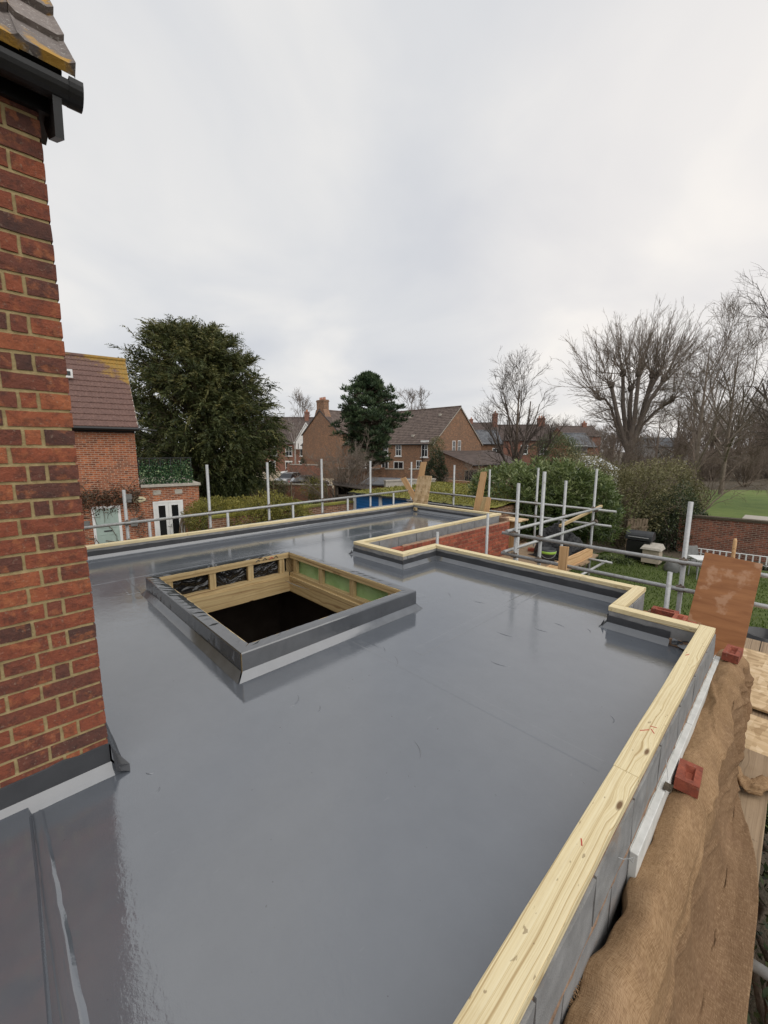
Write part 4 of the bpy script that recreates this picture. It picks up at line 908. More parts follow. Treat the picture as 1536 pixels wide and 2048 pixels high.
slab_px([(962, 944), (974, 943), (961, 1022), (947, 1018)], 8.32, .022, 'plank', 'timber_offcut', 'tall orange brown plank propped by the far wing end', 'plank')
slab_px([(967, 994), (974, 995), (967, 1022), (959, 1020)], 8.26, .03, 'stud', 'timber_offcut', 'short yellow batten propped beside the tall orange plank', 'plank')
slab_px([(974, 994), (982, 996), (978, 1024), (968, 1022)], 8.22, .02, 'plank', 'timber_offcut', 'short wide plank propped beside the yellow batten', 'plank')
tag(MB().box(-4.75, -4.25, 8.28, 8.75, .02, .045).build('osb_offcut', M['osb']), 'strand board offcut lying behind the brick end of the wing', 'board')
thing_beam('support_board', (-4.5, 8.52, DZ), (-4.5, 8.52, .018), .2, .04, 'plank', 'plank standing under the strand board offcut', 'plank', up=(0, 1, 0))
# timber upright on the front rails, toe board, bucket, tarp, timber pole
a, b = pY(1120, 1093, 5.34), pY(1137, 1096, 5.34)
slab_px([(1120, 1092), (1138, 1094), (1133, 1140), (1116, 1137)], 5.34, .022, 'plank', 'timber_offcut', 'short plank clamped upright against the scaffold rails by the bay', 'plank')
thing_beam('toe_board', (-2.965, 6.9, DZ+.11), (-2.965, 9.1, DZ+.11), .035, .22, 'plank', 'reddish toe board on edge along the side of the scaffold bay', 'board')
pA, pB = pd(1203, 1012, 9.0), pd(1120, 1052, 8.0); thing_beam('timber_batten', tuple(pA), tuple(pB), .05, .05, 'stud', 'pale batten lying diagonally over the scaffold side rail', 'plank')
bk = tag(empty('mixing_bucket', (-3.42, 7.95, DZ)), 'black mixing bucket with a lime green band on the bay deck', 'bucket')
q = MB(); ring = []
for (rr, zz) in [(.125, 0), (.135, .02), (.15, .17), (.155, .29), (.148, .29), (.14, .16), (.12, .02)]: ring.append([(-3.42+rr*math.cos(t), 7.95+rr*math.sin(t), DZ+zz) for t in np.linspace(0, 2*math.pi, 25)])
q.grid(ring); q.f.append(tuple(range(6*25, 7*25-1))); q.build('tub', M['dark_metal'], bk, smooth=True)
q = MB(); q.grid([[(-3.42+rr*math.cos(t), 7.95+rr*math.sin(t), DZ+zz) for t in np.linspace(0, 2*math.pi, 25)] for rr, zz in [(.154, .20), (.160, .205), (.163, .245), (.157, .25)]]); q.build('lime_band', M['lime_plastic'], bk, smooth=True)
q = MB(); q.tube([(-3.42+.16*math.cos(t), 7.95+.16*math.sin(t), DZ+.26-.14*abs(math.sin((t-3.6)*1.0))) for t in np.linspace(3.6, 6.7, 14)], .004, 6); q.build('handle', M['galv'], bk)
tp_ = MB(); Gt = []
for i in range(34):
    row = []
    for j in range(34):
        u, v = i/33*2-1, j/33*2-1; r = max(abs(u), abs(v))*.6+math.hypot(u, v)*.4; h = max(0, 1-min(1, r)**5)
        hh = (.26+.26*math.exp(-((u+.35)**2+(v)**2)**2*5)+.10*math.exp(-((u-.5)**2+(v+.1)**2)**2*5))*h**.5
        hh += .07*fbm(u*2.4, v*2.4, 3)*h+.05*(ridge(u*4, v*4, 5)-.7)*h
        row.append((-3.50+u*.46+.03*fbm(u*2, v*2, 8), 8.72+v*.50+.03*fbm(v*2, u*2, 9), DZ+.012+max(0, hh)*1.12))
    Gt.append(row)
tag(tp_.grid(Gt).build('tarpaulin', M['tarp'], smooth=True), 'crumpled black tarpaulin heaped over materials in the scaffold bay', 'tarpaulin')
o = bpy.data.objects.new('loose_brick', frog_brick_mesh('brick_new')); link(o); place(o, (-4.05, 8.62, DZ+.034), (0, 0, .4)); tag(o, 'loose red brick lying on the bay deck near the tarpaulin', 'brick')
# ================================================================== vegetation helpers
def tubes_np(P, Rr, n):
    """P (B,m,3), Rr (B,m) -> verts, quad faces"""
    B, m, _ = P.shape; T = np.empty_like(P); T[:, 1:-1] = P[:, 2:]-P[:, :-2]; T[:, 0] = P[:, 1]-P[:, 0]; T[:, -1] = P[:, -1]-P[:, -2]
    T /= np.linalg.norm(T, axis=2, keepdims=True)+1e-9
    a = np.where(np.abs(T[:, :, 2:3]) < .8, np.array([0, 0, 1.]), np.array([1., 0, 0]))
    x = np.cross(T, a); x /= np.linalg.norm(x, axis=2, keepdims=True)+1e-9; y = np.cross(x, T)
    an = np.arange(n)*2*math.pi/n
    V = P[:, :, None]+Rr[:, :, None, None]*(x[:, :, None]*np.cos(an)[None, None, :, None]+y[:, :, None]*np.sin(an)[None, None, :, None])
    idx = np.arange(B*m*n).reshape(B, m, n); a0 = idx[:, :-1]; b0 = idx[:, 1:]
    F = np.stack([a0, np.roll(a0, -1, 2), np.roll(b0, -1, 2), b0], -1).reshape(-1, 4)
    return V.reshape(-1, 3), F
def merge(parts):
    V = []; F = []; T = []; o = 0
    for p in parts:
        V.append(p[0]); F.append(p[1]+o); o += len(p[0])
        if len(p) > 2: T.append(p[2])
    return np.concatenate(V), np.concatenate(F), (np.concatenate(T) if T else None)
def unit(v): return v/(np.linalg.norm(v, axis=-1, keepdims=True)+1e-9)
def children(rng, P, Rr, n, L, ang, t=(.3, 1.), up=.05, curl=.12, ratio=.6, m=5, rmin=.006, short=.5, tend=.35):
    B, k, _ = P.shape; tt = rng.uniform(t[0], t[1], (B, n)); f = tt*(k-1); i = np.minimum(f.astype(int), k-2); w = (f-i)[..., None]
    bi = np.arange(B)[:, None]; p0 = P[bi, i]*(1-w)+P[bi, i+1]*w; d0 = unit(P[bi, i+1]-P[bi, i]); r0 = (Rr[bi, i]*(1-w[..., 0])+Rr[bi, i+1]*w[..., 0])*ratio*rng.uniform(.8, 1.15, (B, n))
    rv = rng.normal(size=(B, n, 3)); pr = unit(rv-(rv*d0).sum(-1, keepdims=True)*d0); a = rng.uniform(ang[0], ang[1], (B, n))[..., None]
    d = unit(np.cos(a)*d0+np.sin(a)*pr).reshape(-1, 3); p = p0.reshape(-1, 3); r0 = np.maximum(r0.reshape(-1), rmin)
    Ls = (rng.uniform(L[0], L[1], (B, n))*(1-short*(tt-t[0])/(t[1]-t[0]+1e-9))).reshape(-1, 1)
    pts = [p]
    for s in range(m-1):
        d = unit(d+rng.normal(size=d.shape)*curl+np.array([0, 0, up])); p = p+d*Ls/(m-1); pts.append(p)
    Q = np.stack(pts, 1); q = np.linspace(1, tend, m)[None]; return Q, np.maximum(r0[:, None]*q, rmin*.6)
def bare_tree(name, label, cat, base, trunk, levels, bark, seed, group=None, twig=None, splitlevel=1, extra=None):
    rng = np.random.default_rng(seed); t = tag(empty(name, tuple(base)), label, cat, group)
    P = np.array([trunk[0]], float)+np.array(base); Rr = np.array([trunk[1]], float)
    lv = [(P, Rr)]; 
    if extra is not None: lv = extra
    sets = list(lv)
    cur = lv[-1]
    for kw in levels:
        cur = children(rng, *cur, **kw); sets.append(cur)
    tr = merge([tubes_np(P_, R_x, 9) for P_, R_x in sets[:splitlevel]]); npmesh('trunk', tr[0], tr[1], M[bark], t, smooth=True)
    cr = merge([tubes_np(P_, R_x, 5 if i == 0 else 3) for i, (P_, R_x) in enumerate(sets[splitlevel:])]); npmesh('crown', cr[0], cr[1], M[twig or bark], t, smooth=True)
    return t
def leaf_quads(rng, P, D, Ls, wr=.4, tint=None, bend=.0):
    n = len(P); D = unit(D); a = unit(np.cross(D, rng.normal(size=(n, 3)))); Ls = Ls[:, None]
    V = np.stack([P, P+D*Ls*.45+a*Ls*wr*.5, P+D*Ls, P+D*Ls*.45-a*Ls*wr*.5], 1)
    V[:, 2, 2] -= bend*Ls[:, 0]
    F = np.arange(n*4).reshape(n, 4); tint = rng.random(n) if tint is None else tint
    return V.reshape(-1, 3), F, np.repeat(tint, 4)
def blob_pts(rng, c, rad, n, lump=.22, shell=.55, k=26, flat=0.):
    """points in a lumpy ellipsoid made of many sub clumps"""
    u = unit(rng.normal(size=(n, 3))); B = unit(rng.normal(size=(k, 3))); am = rng.uniform(-1, 1, k)
    bump = (np.exp(-((u[:, None]-B[None])**2).sum(-1)*9)*am).sum(1)
    r = (1+lump*bump*1.4)*rng.uniform(shell, 1., n)**.6
    p = u*r[:, None]; return p*np.array(rad)+np.array(c), u, r
def bush(name, label, cat, c, rad, n, leaf, m, seed, group=None, parent=None, wr=.4, up=.2, lump=.42, zmin=GZ, stems=True, shell=.45, part='foliage', out=.6):
    rng = np.random.default_rng(seed)
    p, u, r = blob_pts(rng, c, rad, n, lump, shell); k = p[:, 2] > zmin+.02; p, u, r = p[k], u[k], r[k]
    d = u*out+rng.normal(size=p.shape)*.6+np.array([0, 0, up])
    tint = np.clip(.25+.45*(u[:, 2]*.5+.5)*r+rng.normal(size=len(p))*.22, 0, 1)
    V, F, T = leaf_quads(rng, p, d, rng.uniform(leaf*.65, leaf*1.25, len(p)), wr, tint)
    t = parent or tag(empty(name, (c[0], c[1], zmin)), label, cat, group)
    npmesh(part, V, F, M[m], t, T)
    if stems:
        b = np.array([c[0], c[1], zmin]); n2 = 26; st = np.zeros((n2, 5, 3)); e = np.array(c)+unit(rng.normal(size=(n2, 3)))*np.array(rad)*.8; e[:, 2] = np.maximum(e[:, 2], zmin+.4)
        s0 = b+rng.normal(size=(n2, 3))*np.array([rad[0]*.25, rad[1]*.25, 0])
        for i in range(5): st[:, i] = s0+(e-s0)*(i/4)+rng.normal(size=(n2, 3))*.05*i
        s = tubes_np(st, np.linspace(.035, .012, 5)[None]*np.ones((n2, 1)), 4); npmesh('stem', s[0], s[1], M['bark_brown'], t)
    return t
def gp(px, dep, py=900): p = pd(px, py, dep); return np.array([p[0], p[1], GZ])
# ---- tall yew
def yew(base, ztop, rxy, zc, seed):
    rng = np.random.default_rng(seed); t = tag(empty('yew_tree', tuple(base)), 'huge dark evergreen yew with drooping sprays behind the brick extension', 'tree')
    nL = 600; u = unit(rng.normal(size=(nL, 3))); u[:, 2] = np.abs(u[:, 2])*np.where(rng.random(nL) < .62, 1, -1)
    k = 34; B = unit(rng.normal(size=(k, 3))); am = rng.uniform(-1, 1, k); bump = (np.exp(-((u[:, None]-B[None])**2).sum(-1)*14)*am).sum(1)
    sc_ = np.stack([np.full(nL, rxy), np.full(nL, rxy), np.where(u[:, 2] > 0, ztop-zc, zc-GZ-1.2)], 1)
    sc_[:, :2] *= np.where(u[:, 2] < 0, 1.02, 1.0-.16*np.clip(u[:, 2], 0, 1)*np.hypot(u[:, 0], u[:, 1]))[:, None]
    rr = (1+.16*bump+rng.normal(size=nL)*.03)*np.where(rng.random(nL) < .25, rng.uniform(.55, .85, nL), 1)
    c = np.array([base[0], base[1], zc]); tip = c+u*sc_*rr[:, None]
    s0 = np.stack([np.full(nL, base[0]), np.full(nL, base[1]), np.clip(tip[:, 2]-rng.uniform(1.5, 4, nL), GZ+.8, ztop-2)], 1)
    tt = np.linspace(0, 1, 6); L = s0[:, None]+(tip-s0)[:, None]*tt[None, :, None]; L[:, :, 2] += (np.sin(tt*math.pi)*.5)[None]
    lt = tubes_np(L, (np.linspace(.07, .012, 6)[None]*np.ones((nL, 1))), 4)
    q = MB(); tr = [(base[0]+.15*math.sin(z), base[1]+.1*math.cos(z*1.3), z) for z in np.linspace(GZ, ztop-2.5, 9)]; q.tube(tr, list(np.linspace(.5, .08, 9)), 10)
    tk = q.build('trunk', M['bark_brown'], t, smooth=True); npmesh('limb', lt[0], lt[1], M['bark_brown'], t)
    nS = 24; f = rng.uniform(.50, 1.03, (nL, nS)); i = np.minimum((f*5).astype(int), 4); w = np.clip(f*5-i, 0, 1.3)[..., None]; bi = np.arange(nL)[:, None]
    sp = (L[bi, i]*(1-w)+L[bi, i+1]*w).reshape(-1, 3); ld = np.repeat(unit(tip-c), nS, 0)
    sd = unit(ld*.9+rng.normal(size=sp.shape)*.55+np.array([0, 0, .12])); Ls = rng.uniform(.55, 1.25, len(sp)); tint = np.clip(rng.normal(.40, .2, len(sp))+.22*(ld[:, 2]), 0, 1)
    parts = []; side = unit(np.cross(sd, np.array([0, 0, 1.])+rng.normal(size=sp.shape)*.4))
    for kk in range(9):
        a = (kk+.5)/9; pp = sp+sd*(Ls*a)[:, None]; pp[:, 2] -= .38*Ls*a**2.0
        dr = sd.copy(); dr[:, 2] -= .75*a
        for sg in ((-1, 1) if kk < 8 else (0,)):
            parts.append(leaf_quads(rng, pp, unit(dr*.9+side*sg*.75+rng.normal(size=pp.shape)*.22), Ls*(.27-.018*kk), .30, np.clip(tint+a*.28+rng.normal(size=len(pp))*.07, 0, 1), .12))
    V, F, T = merge(parts); npmesh('crown', V, F, M['yew'], t, T)
yb = gp(408, 27); yew(yb, float(pd(408, 664, 27)[2]), 4.9, 2.6, 3)
# ---- pine
def pine(base, ztop, rmax, seed):
    rng = np.random.default_rng(seed); t = tag(empty('pine_tree', tuple(base)), 'dark green conical pine standing before the long brick house', 'tree')
    q = MB(); q.tube([(base[0], base[1], z) for z in np.linspace(GZ, ztop-.6, 7)], list(np.linspace(.26, .05, 7)), 9); q.build('trunk', M['bark_brown'], t, smooth=True)
    H = ztop-GZ; n = 560; h = rng.random(n)**.85; zz = GZ+H*(.27+.73*h); prof = np.interp(h, [0, .12, .3, .45, .6, .73, .87, .95, 1], [.5, .62, .8, 1., .90, .72, .46, .24, .06]); az = rng.random(n)*2*math.pi
    lob = 1+.22*np.sin(az*3+h*9)+.12*np.sin(az*5+h*21); r = rmax*prof*lob*rng.uniform(.45, 1.04, n)
    C = np.stack([base[0]+r*np.cos(az), base[1]+r*np.sin(az), zz+r*.12], 1)
    st = np.stack([np.stack([np.full(n, base[0]), np.full(n, base[1]), zz-r*.15], 1), C], 1); s = tubes_np(st, np.array([[.05, .02]])*np.ones((n, 1)), 4); npmesh('limb', s[0], s[1], M['bark_brown'], t)
    k = 46; cr = rng.uniform(.28, .5, n); u = unit(rng.normal(size=(n, k, 3))); u[..., 2] = np.abs(u[..., 2])*.9-.12
    P = (C[:, None]+u*(cr[:, None]*rng.uniform(.2, .75, (n, k)))[..., None]).reshape(-1, 3); D = unit(u.reshape(-1, 3)+np.array([0, 0, .55])+rng.normal(size=(n*k, 3))*.2)
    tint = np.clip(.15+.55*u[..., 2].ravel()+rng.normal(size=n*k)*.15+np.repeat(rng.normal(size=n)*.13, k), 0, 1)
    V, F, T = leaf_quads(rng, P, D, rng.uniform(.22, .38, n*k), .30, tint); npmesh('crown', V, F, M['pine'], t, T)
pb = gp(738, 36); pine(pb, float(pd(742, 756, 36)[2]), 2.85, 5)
# ---- bare trees
LV = lambda n, L, a, **k: dict(n=n, L=L, ang=a, **k)
def std_tree(name, label, px, dep, ytop, bark, twig, seed, H=None, r=.2, fork=.25, spread=1., dens=1., lean=(0, 0), rmin=.012, upb=.10):
    b = gp(px, dep); zt = float(pd(px, ytop, dep)[2]); H = zt-GZ; h0 = H*fork
    tr = ([(0, 0, 0), (lean[0]*.3*h0, lean[1]*.3*h0, h0*.5), (lean[0]*h0, lean[1]*h0, h0), (lean[0]*h0*1.3, lean[1]*h0*1.3, H*.55), (lean[0]*h0*1.4, lean[1]*h0*1.4, H*.8)], [r, r*.85, r*.75, r*.4, r*.14])
    return bare_tree(name, label, 'tree', b, tr, [
        LV(int(11*dens), (H*.42, H*.58), (.35*spread, .85*spread), t=(.32, .95), up=upb, curl=.10, ratio=.62, m=7, short=.55, rmin=.03),
        LV(int(8*dens), (H*.16, H*.30), (.35, .9), t=(.2, 1.), up=.10, curl=.13, ratio=.6, m=5, rmin=rmin*1.4),
        LV(int(7*dens), (H*.07, H*.14), (.3, .9), t=(.15, 1.), up=.08, curl=.15, ratio=.6, m=4, rmin=rmin),
        LV(4, (H*.03, H*.07), (.3, .8), t=(.2, 1.), up=.06, curl=.15, ratio=.7, m=3, rmin=rmin*.75)], bark, seed, twig=twig, splitlevel=1)
std_tree('bare_tree', 'many branched leafless tree rising above the laurel hedge and slate roof', 1032, 29, 722, 'bark_brown', 'bark_dark', 11, r=.22, fork=.28, spread=.95, rmin=.010)
std_tree('bare_tree', 'round crowned leafless tree standing behind the long tiled roof', 826, 88, 785, 'bark_twig', 'bark_twig', 12, r=.3, fork=.3, rmin=.03, dens=.9)
std_tree('birch_tree', 'pale leafless birch with fine crown behind the chimney gable', 603, 92, 793, 'bark_pale', 'bark_twig', 13, r=.22, fork=.35, spread=.7, rmin=.026, dens=.8)
std_tree('birch_tree', 'slim white birch trunk in front of the gabled terrace', 590, 62, 838, 'bark_pale', 'bark_pale', 14, r=.16, fork=.5, spread=.5, dens=.45, lean=(-.06, .04), rmin=.02)
std_tree('bare_tree', 'big leafless tree with arching limbs at the park edge beside the wall', 1640, 27, 470, 'bark_dark', 'bark_dark', 15, r=.4, fork=.2, spread=1.25, rmin=.010, dens=1.05, upb=.05)
std_tree('bare_tree', 'grey leafless tree with spreading crown between pollard and park lawn', 1395, 34, 628, 'bark_twig', 'bark_twig', 16, r=.20, fork=.22, spread=1.0, rmin=.010, dens=1.0)
std_tree('bare_tree', 'leafless tree behind the dark shrub with tangled low branches', 1452, 40, 640, 'bark_twig', 'bark_twig', 18, r=.22, fork=.25, spread=1.15, rmin=.012)
# low tangled multi stem bush-trees on the right
def thicket_tree(label, px, dep, ytop, seed, bark='bark_brown', n=14, sp=1., name='bare_shrub', rmin=.009, r=.05, arch=-.03):
    b = gp(px, dep); H = float(pd(px, ytop, dep)[2])-GZ; rng = np.random.default_rng(seed); P = []
    for k in range(n):
        az = rng.random()*6.28; out = rng.uniform(.1, .75)*sp; m = 8; d = np.array([math.cos(az)*out, math.sin(az)*out, 1.]); p = b+np.array([math.cos(az), math.sin(az), 0])*rng.uniform(0, .35); ln = H*rng.uniform(.7, 1.02)/m*1.05; row = [p]
        for i in range(m-1): d = unit(d+rng.normal(size=3)*.09+np.array([math.cos(az), math.sin(az), 0])*.05*sp+np.array([0, 0, arch])); p = p+d*ln; row.append(p)
        P.append(row)
    P = np.array(P); Rr = np.linspace(r, r*.25, 8)[None]*np.ones((n, 1))
    return _thick(name, label, b, P, Rr, H, bark, seed, rmin)
def _thick(name, label, b, P, Rr, H, bark, seed, rmin):
    rng = np.random.default_rng(seed+99); t = tag(empty(name, tuple(b)), label, 'tree'); sets = [(P, Rr)]; cur = sets[0]
    for kw in [LV(9, (H*.22, H*.42), (.3, .9), t=(.15, 1.), up=.03, curl=.12, ratio=.55, m=5, rmin=rmin*1.2), LV(7, (H*.09, H*.2), (.3, .95), t=(.1, 1.), up=.02, curl=.15, ratio=.6, m=4, rmin=rmin), LV(4, (H*.04, H*.09), (.3, .9), t=(.1, 1.), up=0., curl=.15, ratio=.7, m=3, rmin=rmin*.8)]:
        cur = children(rng, *cur, **kw); sets.append(cur)
    a = tubes_np(*sets[0], 6); npmesh('trunk', a[0], a[1], M[bark], t, smooth=True)
    c = merge([tubes_np(p, r, 3) for p, r in sets[1:]]); npmesh('crown', c[0], c[1], M[bark], t, smooth=True); return t
thicket_tree('tangled brown leafless shrub beside the dark wooden shed', 688, 27, 848, 21, 'bark_twig', n=12, sp=.8, rmin=.010)
thicket_tree('wide leafless many stemmed tree overhanging the park wall', 1402, 24, 800, 22, 'bark_brown', n=10, sp=1.5, rmin=.008, arch=-.05)
thicket_tree('brown leafless thicket shrub under the tall park edge tree', 1500, 48, 830, 23, 'bark_brown', n=10, sp=1.2, rmin=.011)
thicket_tree('leafless thicket shrub at the foot of the pollarded tree', 1300, 40, 850, 24, 'bark_brown', n=14, sp=1.2, rmin=.011)
thicket_tree('leafless hawthorn like bush beside the white roofed conservatory', 1235, 38, 845, 25, 'bark_twig', n=12, sp=1.0, rmin=.011)
thicket_tree('low leafless shrub in front of the lean to roof', 985, 27, 905, 26, 'bark_twig', n=10, sp=1.0, rmin=.009, r=.035)
thicket_tree('brown leafless shrub against the far park boundary', 1580, 60, 830, 27, 'bark_brown', n=10, sp=1.3, rmin=.013)
# ---- pollarded lime
def pollard():
    b = gp(1257, 42); rng = np.random.default_rng(31); t = tag(empty('pollarded_tree', tuple(b)), 'tall pollarded leafless tree with thick stems and fans of straight shoots', 'tree')
    def W(px, py, off=0.): p = pd(px, py, 42+off); return p
    base = b+np.array([0, 0, .0]); fork = W(1258, 905)
    stems = [[(1240, 880), (1228, 840), (1218, 800), (1195, 795)], [(1248, 880), (1232, 820), (1222, 768)], [(1254, 870), (1246, 810), (1246, 745)], [(1264, 870), (1272, 810), (1278, 745)], [(1272, 870), (1290, 815), (1305, 750)], [(1276, 860), (1300, 800), (1330, 755)], [(1262, 880), (1258, 820), (1262, 775)], [(1285, 850), (1310, 822), (1345, 800)], [(1275, 868), (1292, 800), (1318, 745)]]
    P = []; Rr = []; heads = []
    for k, s in enumerate(stems):
        off = rng.uniform(-1.6, 1.6); pts = [fork]+[W(x, y, off*(i+1)/len(s)) for i, (x, y) in enumerate(s)]
        f = np.linspace(0, len(pts)-1, 7); q = np.array([np.array(pts[min(int(a), len(pts)-2)])*(1-(a-min(int(a), len(pts)-2)))+np.array(pts[min(int(a), len(pts)-2)+1])*(a-min(int(a), len(pts)-2)) for a in f])
        P.append(q+rng.normal(size=q.shape)*.04); r0 = .27 if k not in (0, 7) else .17; Rr.append(np.linspace(r0, r0*.62, 7)); heads.append((q[-1], unit(q[-1]-q[-3]), r0))
    tr = np.array([[base+(fork-base)*a for a in np.linspace(0, 1, 7)]]); trR = np.linspace(.75, .55, 7)[None]
    a = merge([tubes_np(tr, trR, 12), tubes_np(np.array(P), np.array(Rr), 8)]); npmesh('trunk', a[0], a[1], M['bark_dark'], t, smooth=True)
    for h, d, r0 in heads:
        kn = MB(); kn.tube([h-d*.5, h-d*.25, h-d*.05, h+d*.15, h+d*.28], [r0*.66, r0*1.05, r0*1.3, r0*1.0, .03], 9); kn.build('knuckle', M['bark_dark'], t, smooth=True)
    sh = []; cw = W(1258, 905)+np.array([0, 0, 1.])
    for k, (h, d, r0) in enumerate(heads):
        n = 27 if k not in (0, 7) else 18
        rad = unit(h-cw); D = unit(rad*.8+np.array([0, 0, .35])+rng.normal(size=(n, 3))*.62); Ln = rng.uniform(3.2, 7.4, n); 
        Ln = np.minimum(Ln, np.where(D[:, 2] > 0, (W(1258, 612)[2]-h[2])/np.maximum(D[:, 2], .35)*rng.uniform(.75, 1.03, n), Ln)); p = h+rng.normal(size=(n, 3))*.15; pts = [p]; dd = D
        for i in range(7): dd = unit(dd+rng.normal(size=dd.shape)*.035+np.array([0, 0, .05])); p = p+dd*(Ln/7)[:, None]; pts.append(p)
        sh.append(np.stack(pts, 1))
    for s in P:   # shoots along stems
        n = 16; i = rng.integers(2, 6, n); p = s[i]; out = s[i]-cw; out[:, 2] = .3; D = unit(unit(out)+rng.normal(size=(n, 3))*.5+np.array([0, 0, .3])); Ln = rng.uniform(1.5, 4., n); pts = [p]
        for j in range(7): D = unit(D+rng.normal(size=D.shape)*.04+np.array([0, 0, .06])); p = p+D*(Ln/7)[:, None]; pts.append(p)
        sh.append(np.stack(pts, 1))
    S = np.concatenate(sh); SR = np.linspace(.036, .010, 8)[None]*np.ones((len(S), 1))
    c1 = children(rng, S, SR, 10, (.8, 2.2), (.2, .65), t=(.3, 1.), up=.05, curl=.07, ratio=.6, m=4, rmin=.011); c2 = children(rng, *c1, 3, (.25, .7), (.2, .6), t=(.2, 1.), up=.05, curl=.06, ratio=.7, m=3, rmin=.009)
    c = merge([tubes_np(S, SR, 4), tubes_np(*c1, 3), tubes_np(*c2, 3)]); npmesh('crown', c[0], c[1], M['bark_twig'], t, smooth=True)
pollard()
# ---- far wood: one mass of leafless trees beyond the roofs and the park
def far_wood():
    rng = np.random.default_rng(41); parts = []
    spots = [(rng.uniform(1285, 1700), rng.uniform(70, 125), rng.uniform(790, 850)) for _ in range(46)]+[(rng.uniform(930, 1290), rng.uniform(100, 150), rng.uniform(838, 872)) for _ in range(40)]+[(rng.uniform(-100, 940), rng.uniform(130, 190), rng.uniform(850, 880)) for _ in range(40)]+[(rng.uniform(1700, 2600), rng.uniform(60, 120), rng.uniform(780, 850)) for _ in range(30)]
    for (px_, dp, yt) in spots:
        b = gp(px_, dp); H = max(3., float(pd(px_, yt, dp)[2])-GZ); P = np.array([[b, b+[0, 0, H*.2], b+[rng.normal()*.2, rng.normal()*.2, H*.5], b+[rng.normal()*.4, rng.normal()*.4, H*.75]]]); Rr = np.array([[H*.022, H*.02, H*.013, H*.005]]); cur = (P, Rr); parts.append(tubes_np(P, Rr, 5)); f = dp/90
        for kw in [LV(13, (H*.35, H*.6), (.3, .95), t=(.15, 1.), up=.1, curl=.1, ratio=.55, m=5, rmin=.035*f), LV(9, (H*.14, H*.27), (.3, .9), t=(.15, 1.), up=.08, curl=.14, ratio=.55, m=4, rmin=.022*f), LV(5, (H*.06, H*.14), (.3, .9), t=(.1, 1.), up=.05, curl=.15, ratio=.7, m=3, rmin=.016*f)]:
            cur = children(rng, *cur, **kw); parts.append(tubes_np(*cur, 3))
    V, F, _ = merge(parts); o = npmesh('distant_wood', V, F, M['bark_twig'], None, smooth=True); tag(o, 'brown leafless woodland far beyond the park and roofs', 'woodland', kind='stuff')
far_wood()
def far_scrub():        # leafless undergrowth closing the park
    rng = np.random.default_rng(43); parts = []
    for k in range(95):
        px_ = rng.uniform(1270, 1980); dp = rng.uniform(57, 66); b = gp(px_, dp); n = 12; H = rng.uniform(2., 4.8); az = rng.random(n)*6.28; o = rng.uniform(.1, .7, n); D = unit(np.stack([np.cos(az)*o, np.sin(az)*o, np.ones(n)], 1)); p = b+rng.normal(size=(n, 3))*np.array([.5, .5, 0]); pts = [p]
        for i in range(4): D = unit(D+rng.normal(size=D.shape)*.12); p = p+D*H/4; pts.append(p)
        cur = (np.stack(pts, 1), np.linspace(.05, .02, 5)[None]*np.ones((n, 1))); parts.append(tubes_np(*cur, 3))
        for kw in [LV(7, (H*.25, H*.5), (.3, .9), t=(.05, 1.), up=.02, curl=.12, ratio=.6, m=4, rmin=.02), LV(5, (H*.1, H*.25), (.3, .9), t=(.1, 1.), up=.0, curl=.15, ratio=.7, m=3, rmin=.014)]: cur = children(rng, *cur, **kw); parts.append(tubes_np(*cur, 3))
    V, F, _ = merge(parts); tag(npmesh('park_scrub', V, F, M['bark_twig'], None, smooth=True), 'low brown leafless scrub along the far side of the park lawn', 'scrub', kind='stuff')
far_scrub()
# ---- shrubs
def bpx(name, label, cat, px, py, dep, rx, rz_, n, leaf, m, seed, ry=None, **k):
    c = pd(px, py, dep); return bush(name, label, cat, c, (rx, ry or rx, rz_), n, leaf, m, seed, **k)
# laurel: upright whorls of long leaves
def laurel(label, px, py, dep, rx, ry, rz_, n, seed):
    rng = np.random.default_rng(seed); c = pd(px, py, dep); p, u, r = blob_pts(rng, c, (rx, ry, rz_), n, .22, .55); k = p[:, 2] > GZ+.1; p, u = p[k], u[k]; t = tag(empty('laurel_bush', (c[0], c[1], GZ)), label, 'shrub', 'laurel bushes of the hedge'); parts = []
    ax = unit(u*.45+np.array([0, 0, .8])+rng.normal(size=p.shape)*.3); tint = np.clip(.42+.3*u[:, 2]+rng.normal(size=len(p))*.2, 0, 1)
    for q in range(7):
        D = unit(ax*(.55+.12*q*.3)+unit(np.cross(ax, rng.normal(size=p.shape)))*.75); parts.append(leaf_quads(rng, p+ax*(.03*q), D, rng.uniform(.14, .22, len(p)), .23, np.clip(tint+rng.normal(size=len(p))*.15, 0, 1), .08))
    V, F, T = merge(parts); npmesh('foliage', V, F, M['laurel'], t, T)
    q = MB(); 
    for i in range(9): a = i*.7; q.tube([(c[0]+.3*math.cos(a), c[1]+.3*math.sin(a), GZ), (c[0]+rx*.4*math.cos(a), c[1]+ry*.4*math.sin(a), c[2]), (c[0]+rx*.6*math.cos(a), c[1]+ry*.6*math.sin(a), c[2]+rz_*.5)], [.04, .03, .01], 5)
    q.build('stem', M['bark_brown'], t)
laurel('bright green laurel bush behind the orange brown planks', 1025, 1010, 15.5, 1.5, 1.3, 1.45, 2000, 51)
laurel('bright green laurel bush rising behind the crumpled tarpaulin', 1100, 1010, 15.0, 1.5, 1.3, 1.5, 2200, 52)
laurel('bright green laurel bush ending beside the brown mixed shrub', 1168, 1015, 14.8, 1.2, 1.2, 1.35, 1700, 53)
bpx('mixed_shrub', 'tall brownish olive shrub mass between laurel and dark bush', 'shrub', 1240, 1010, 18.5, 2.0, 2.1, 15000, .11, 'mixed', 54)
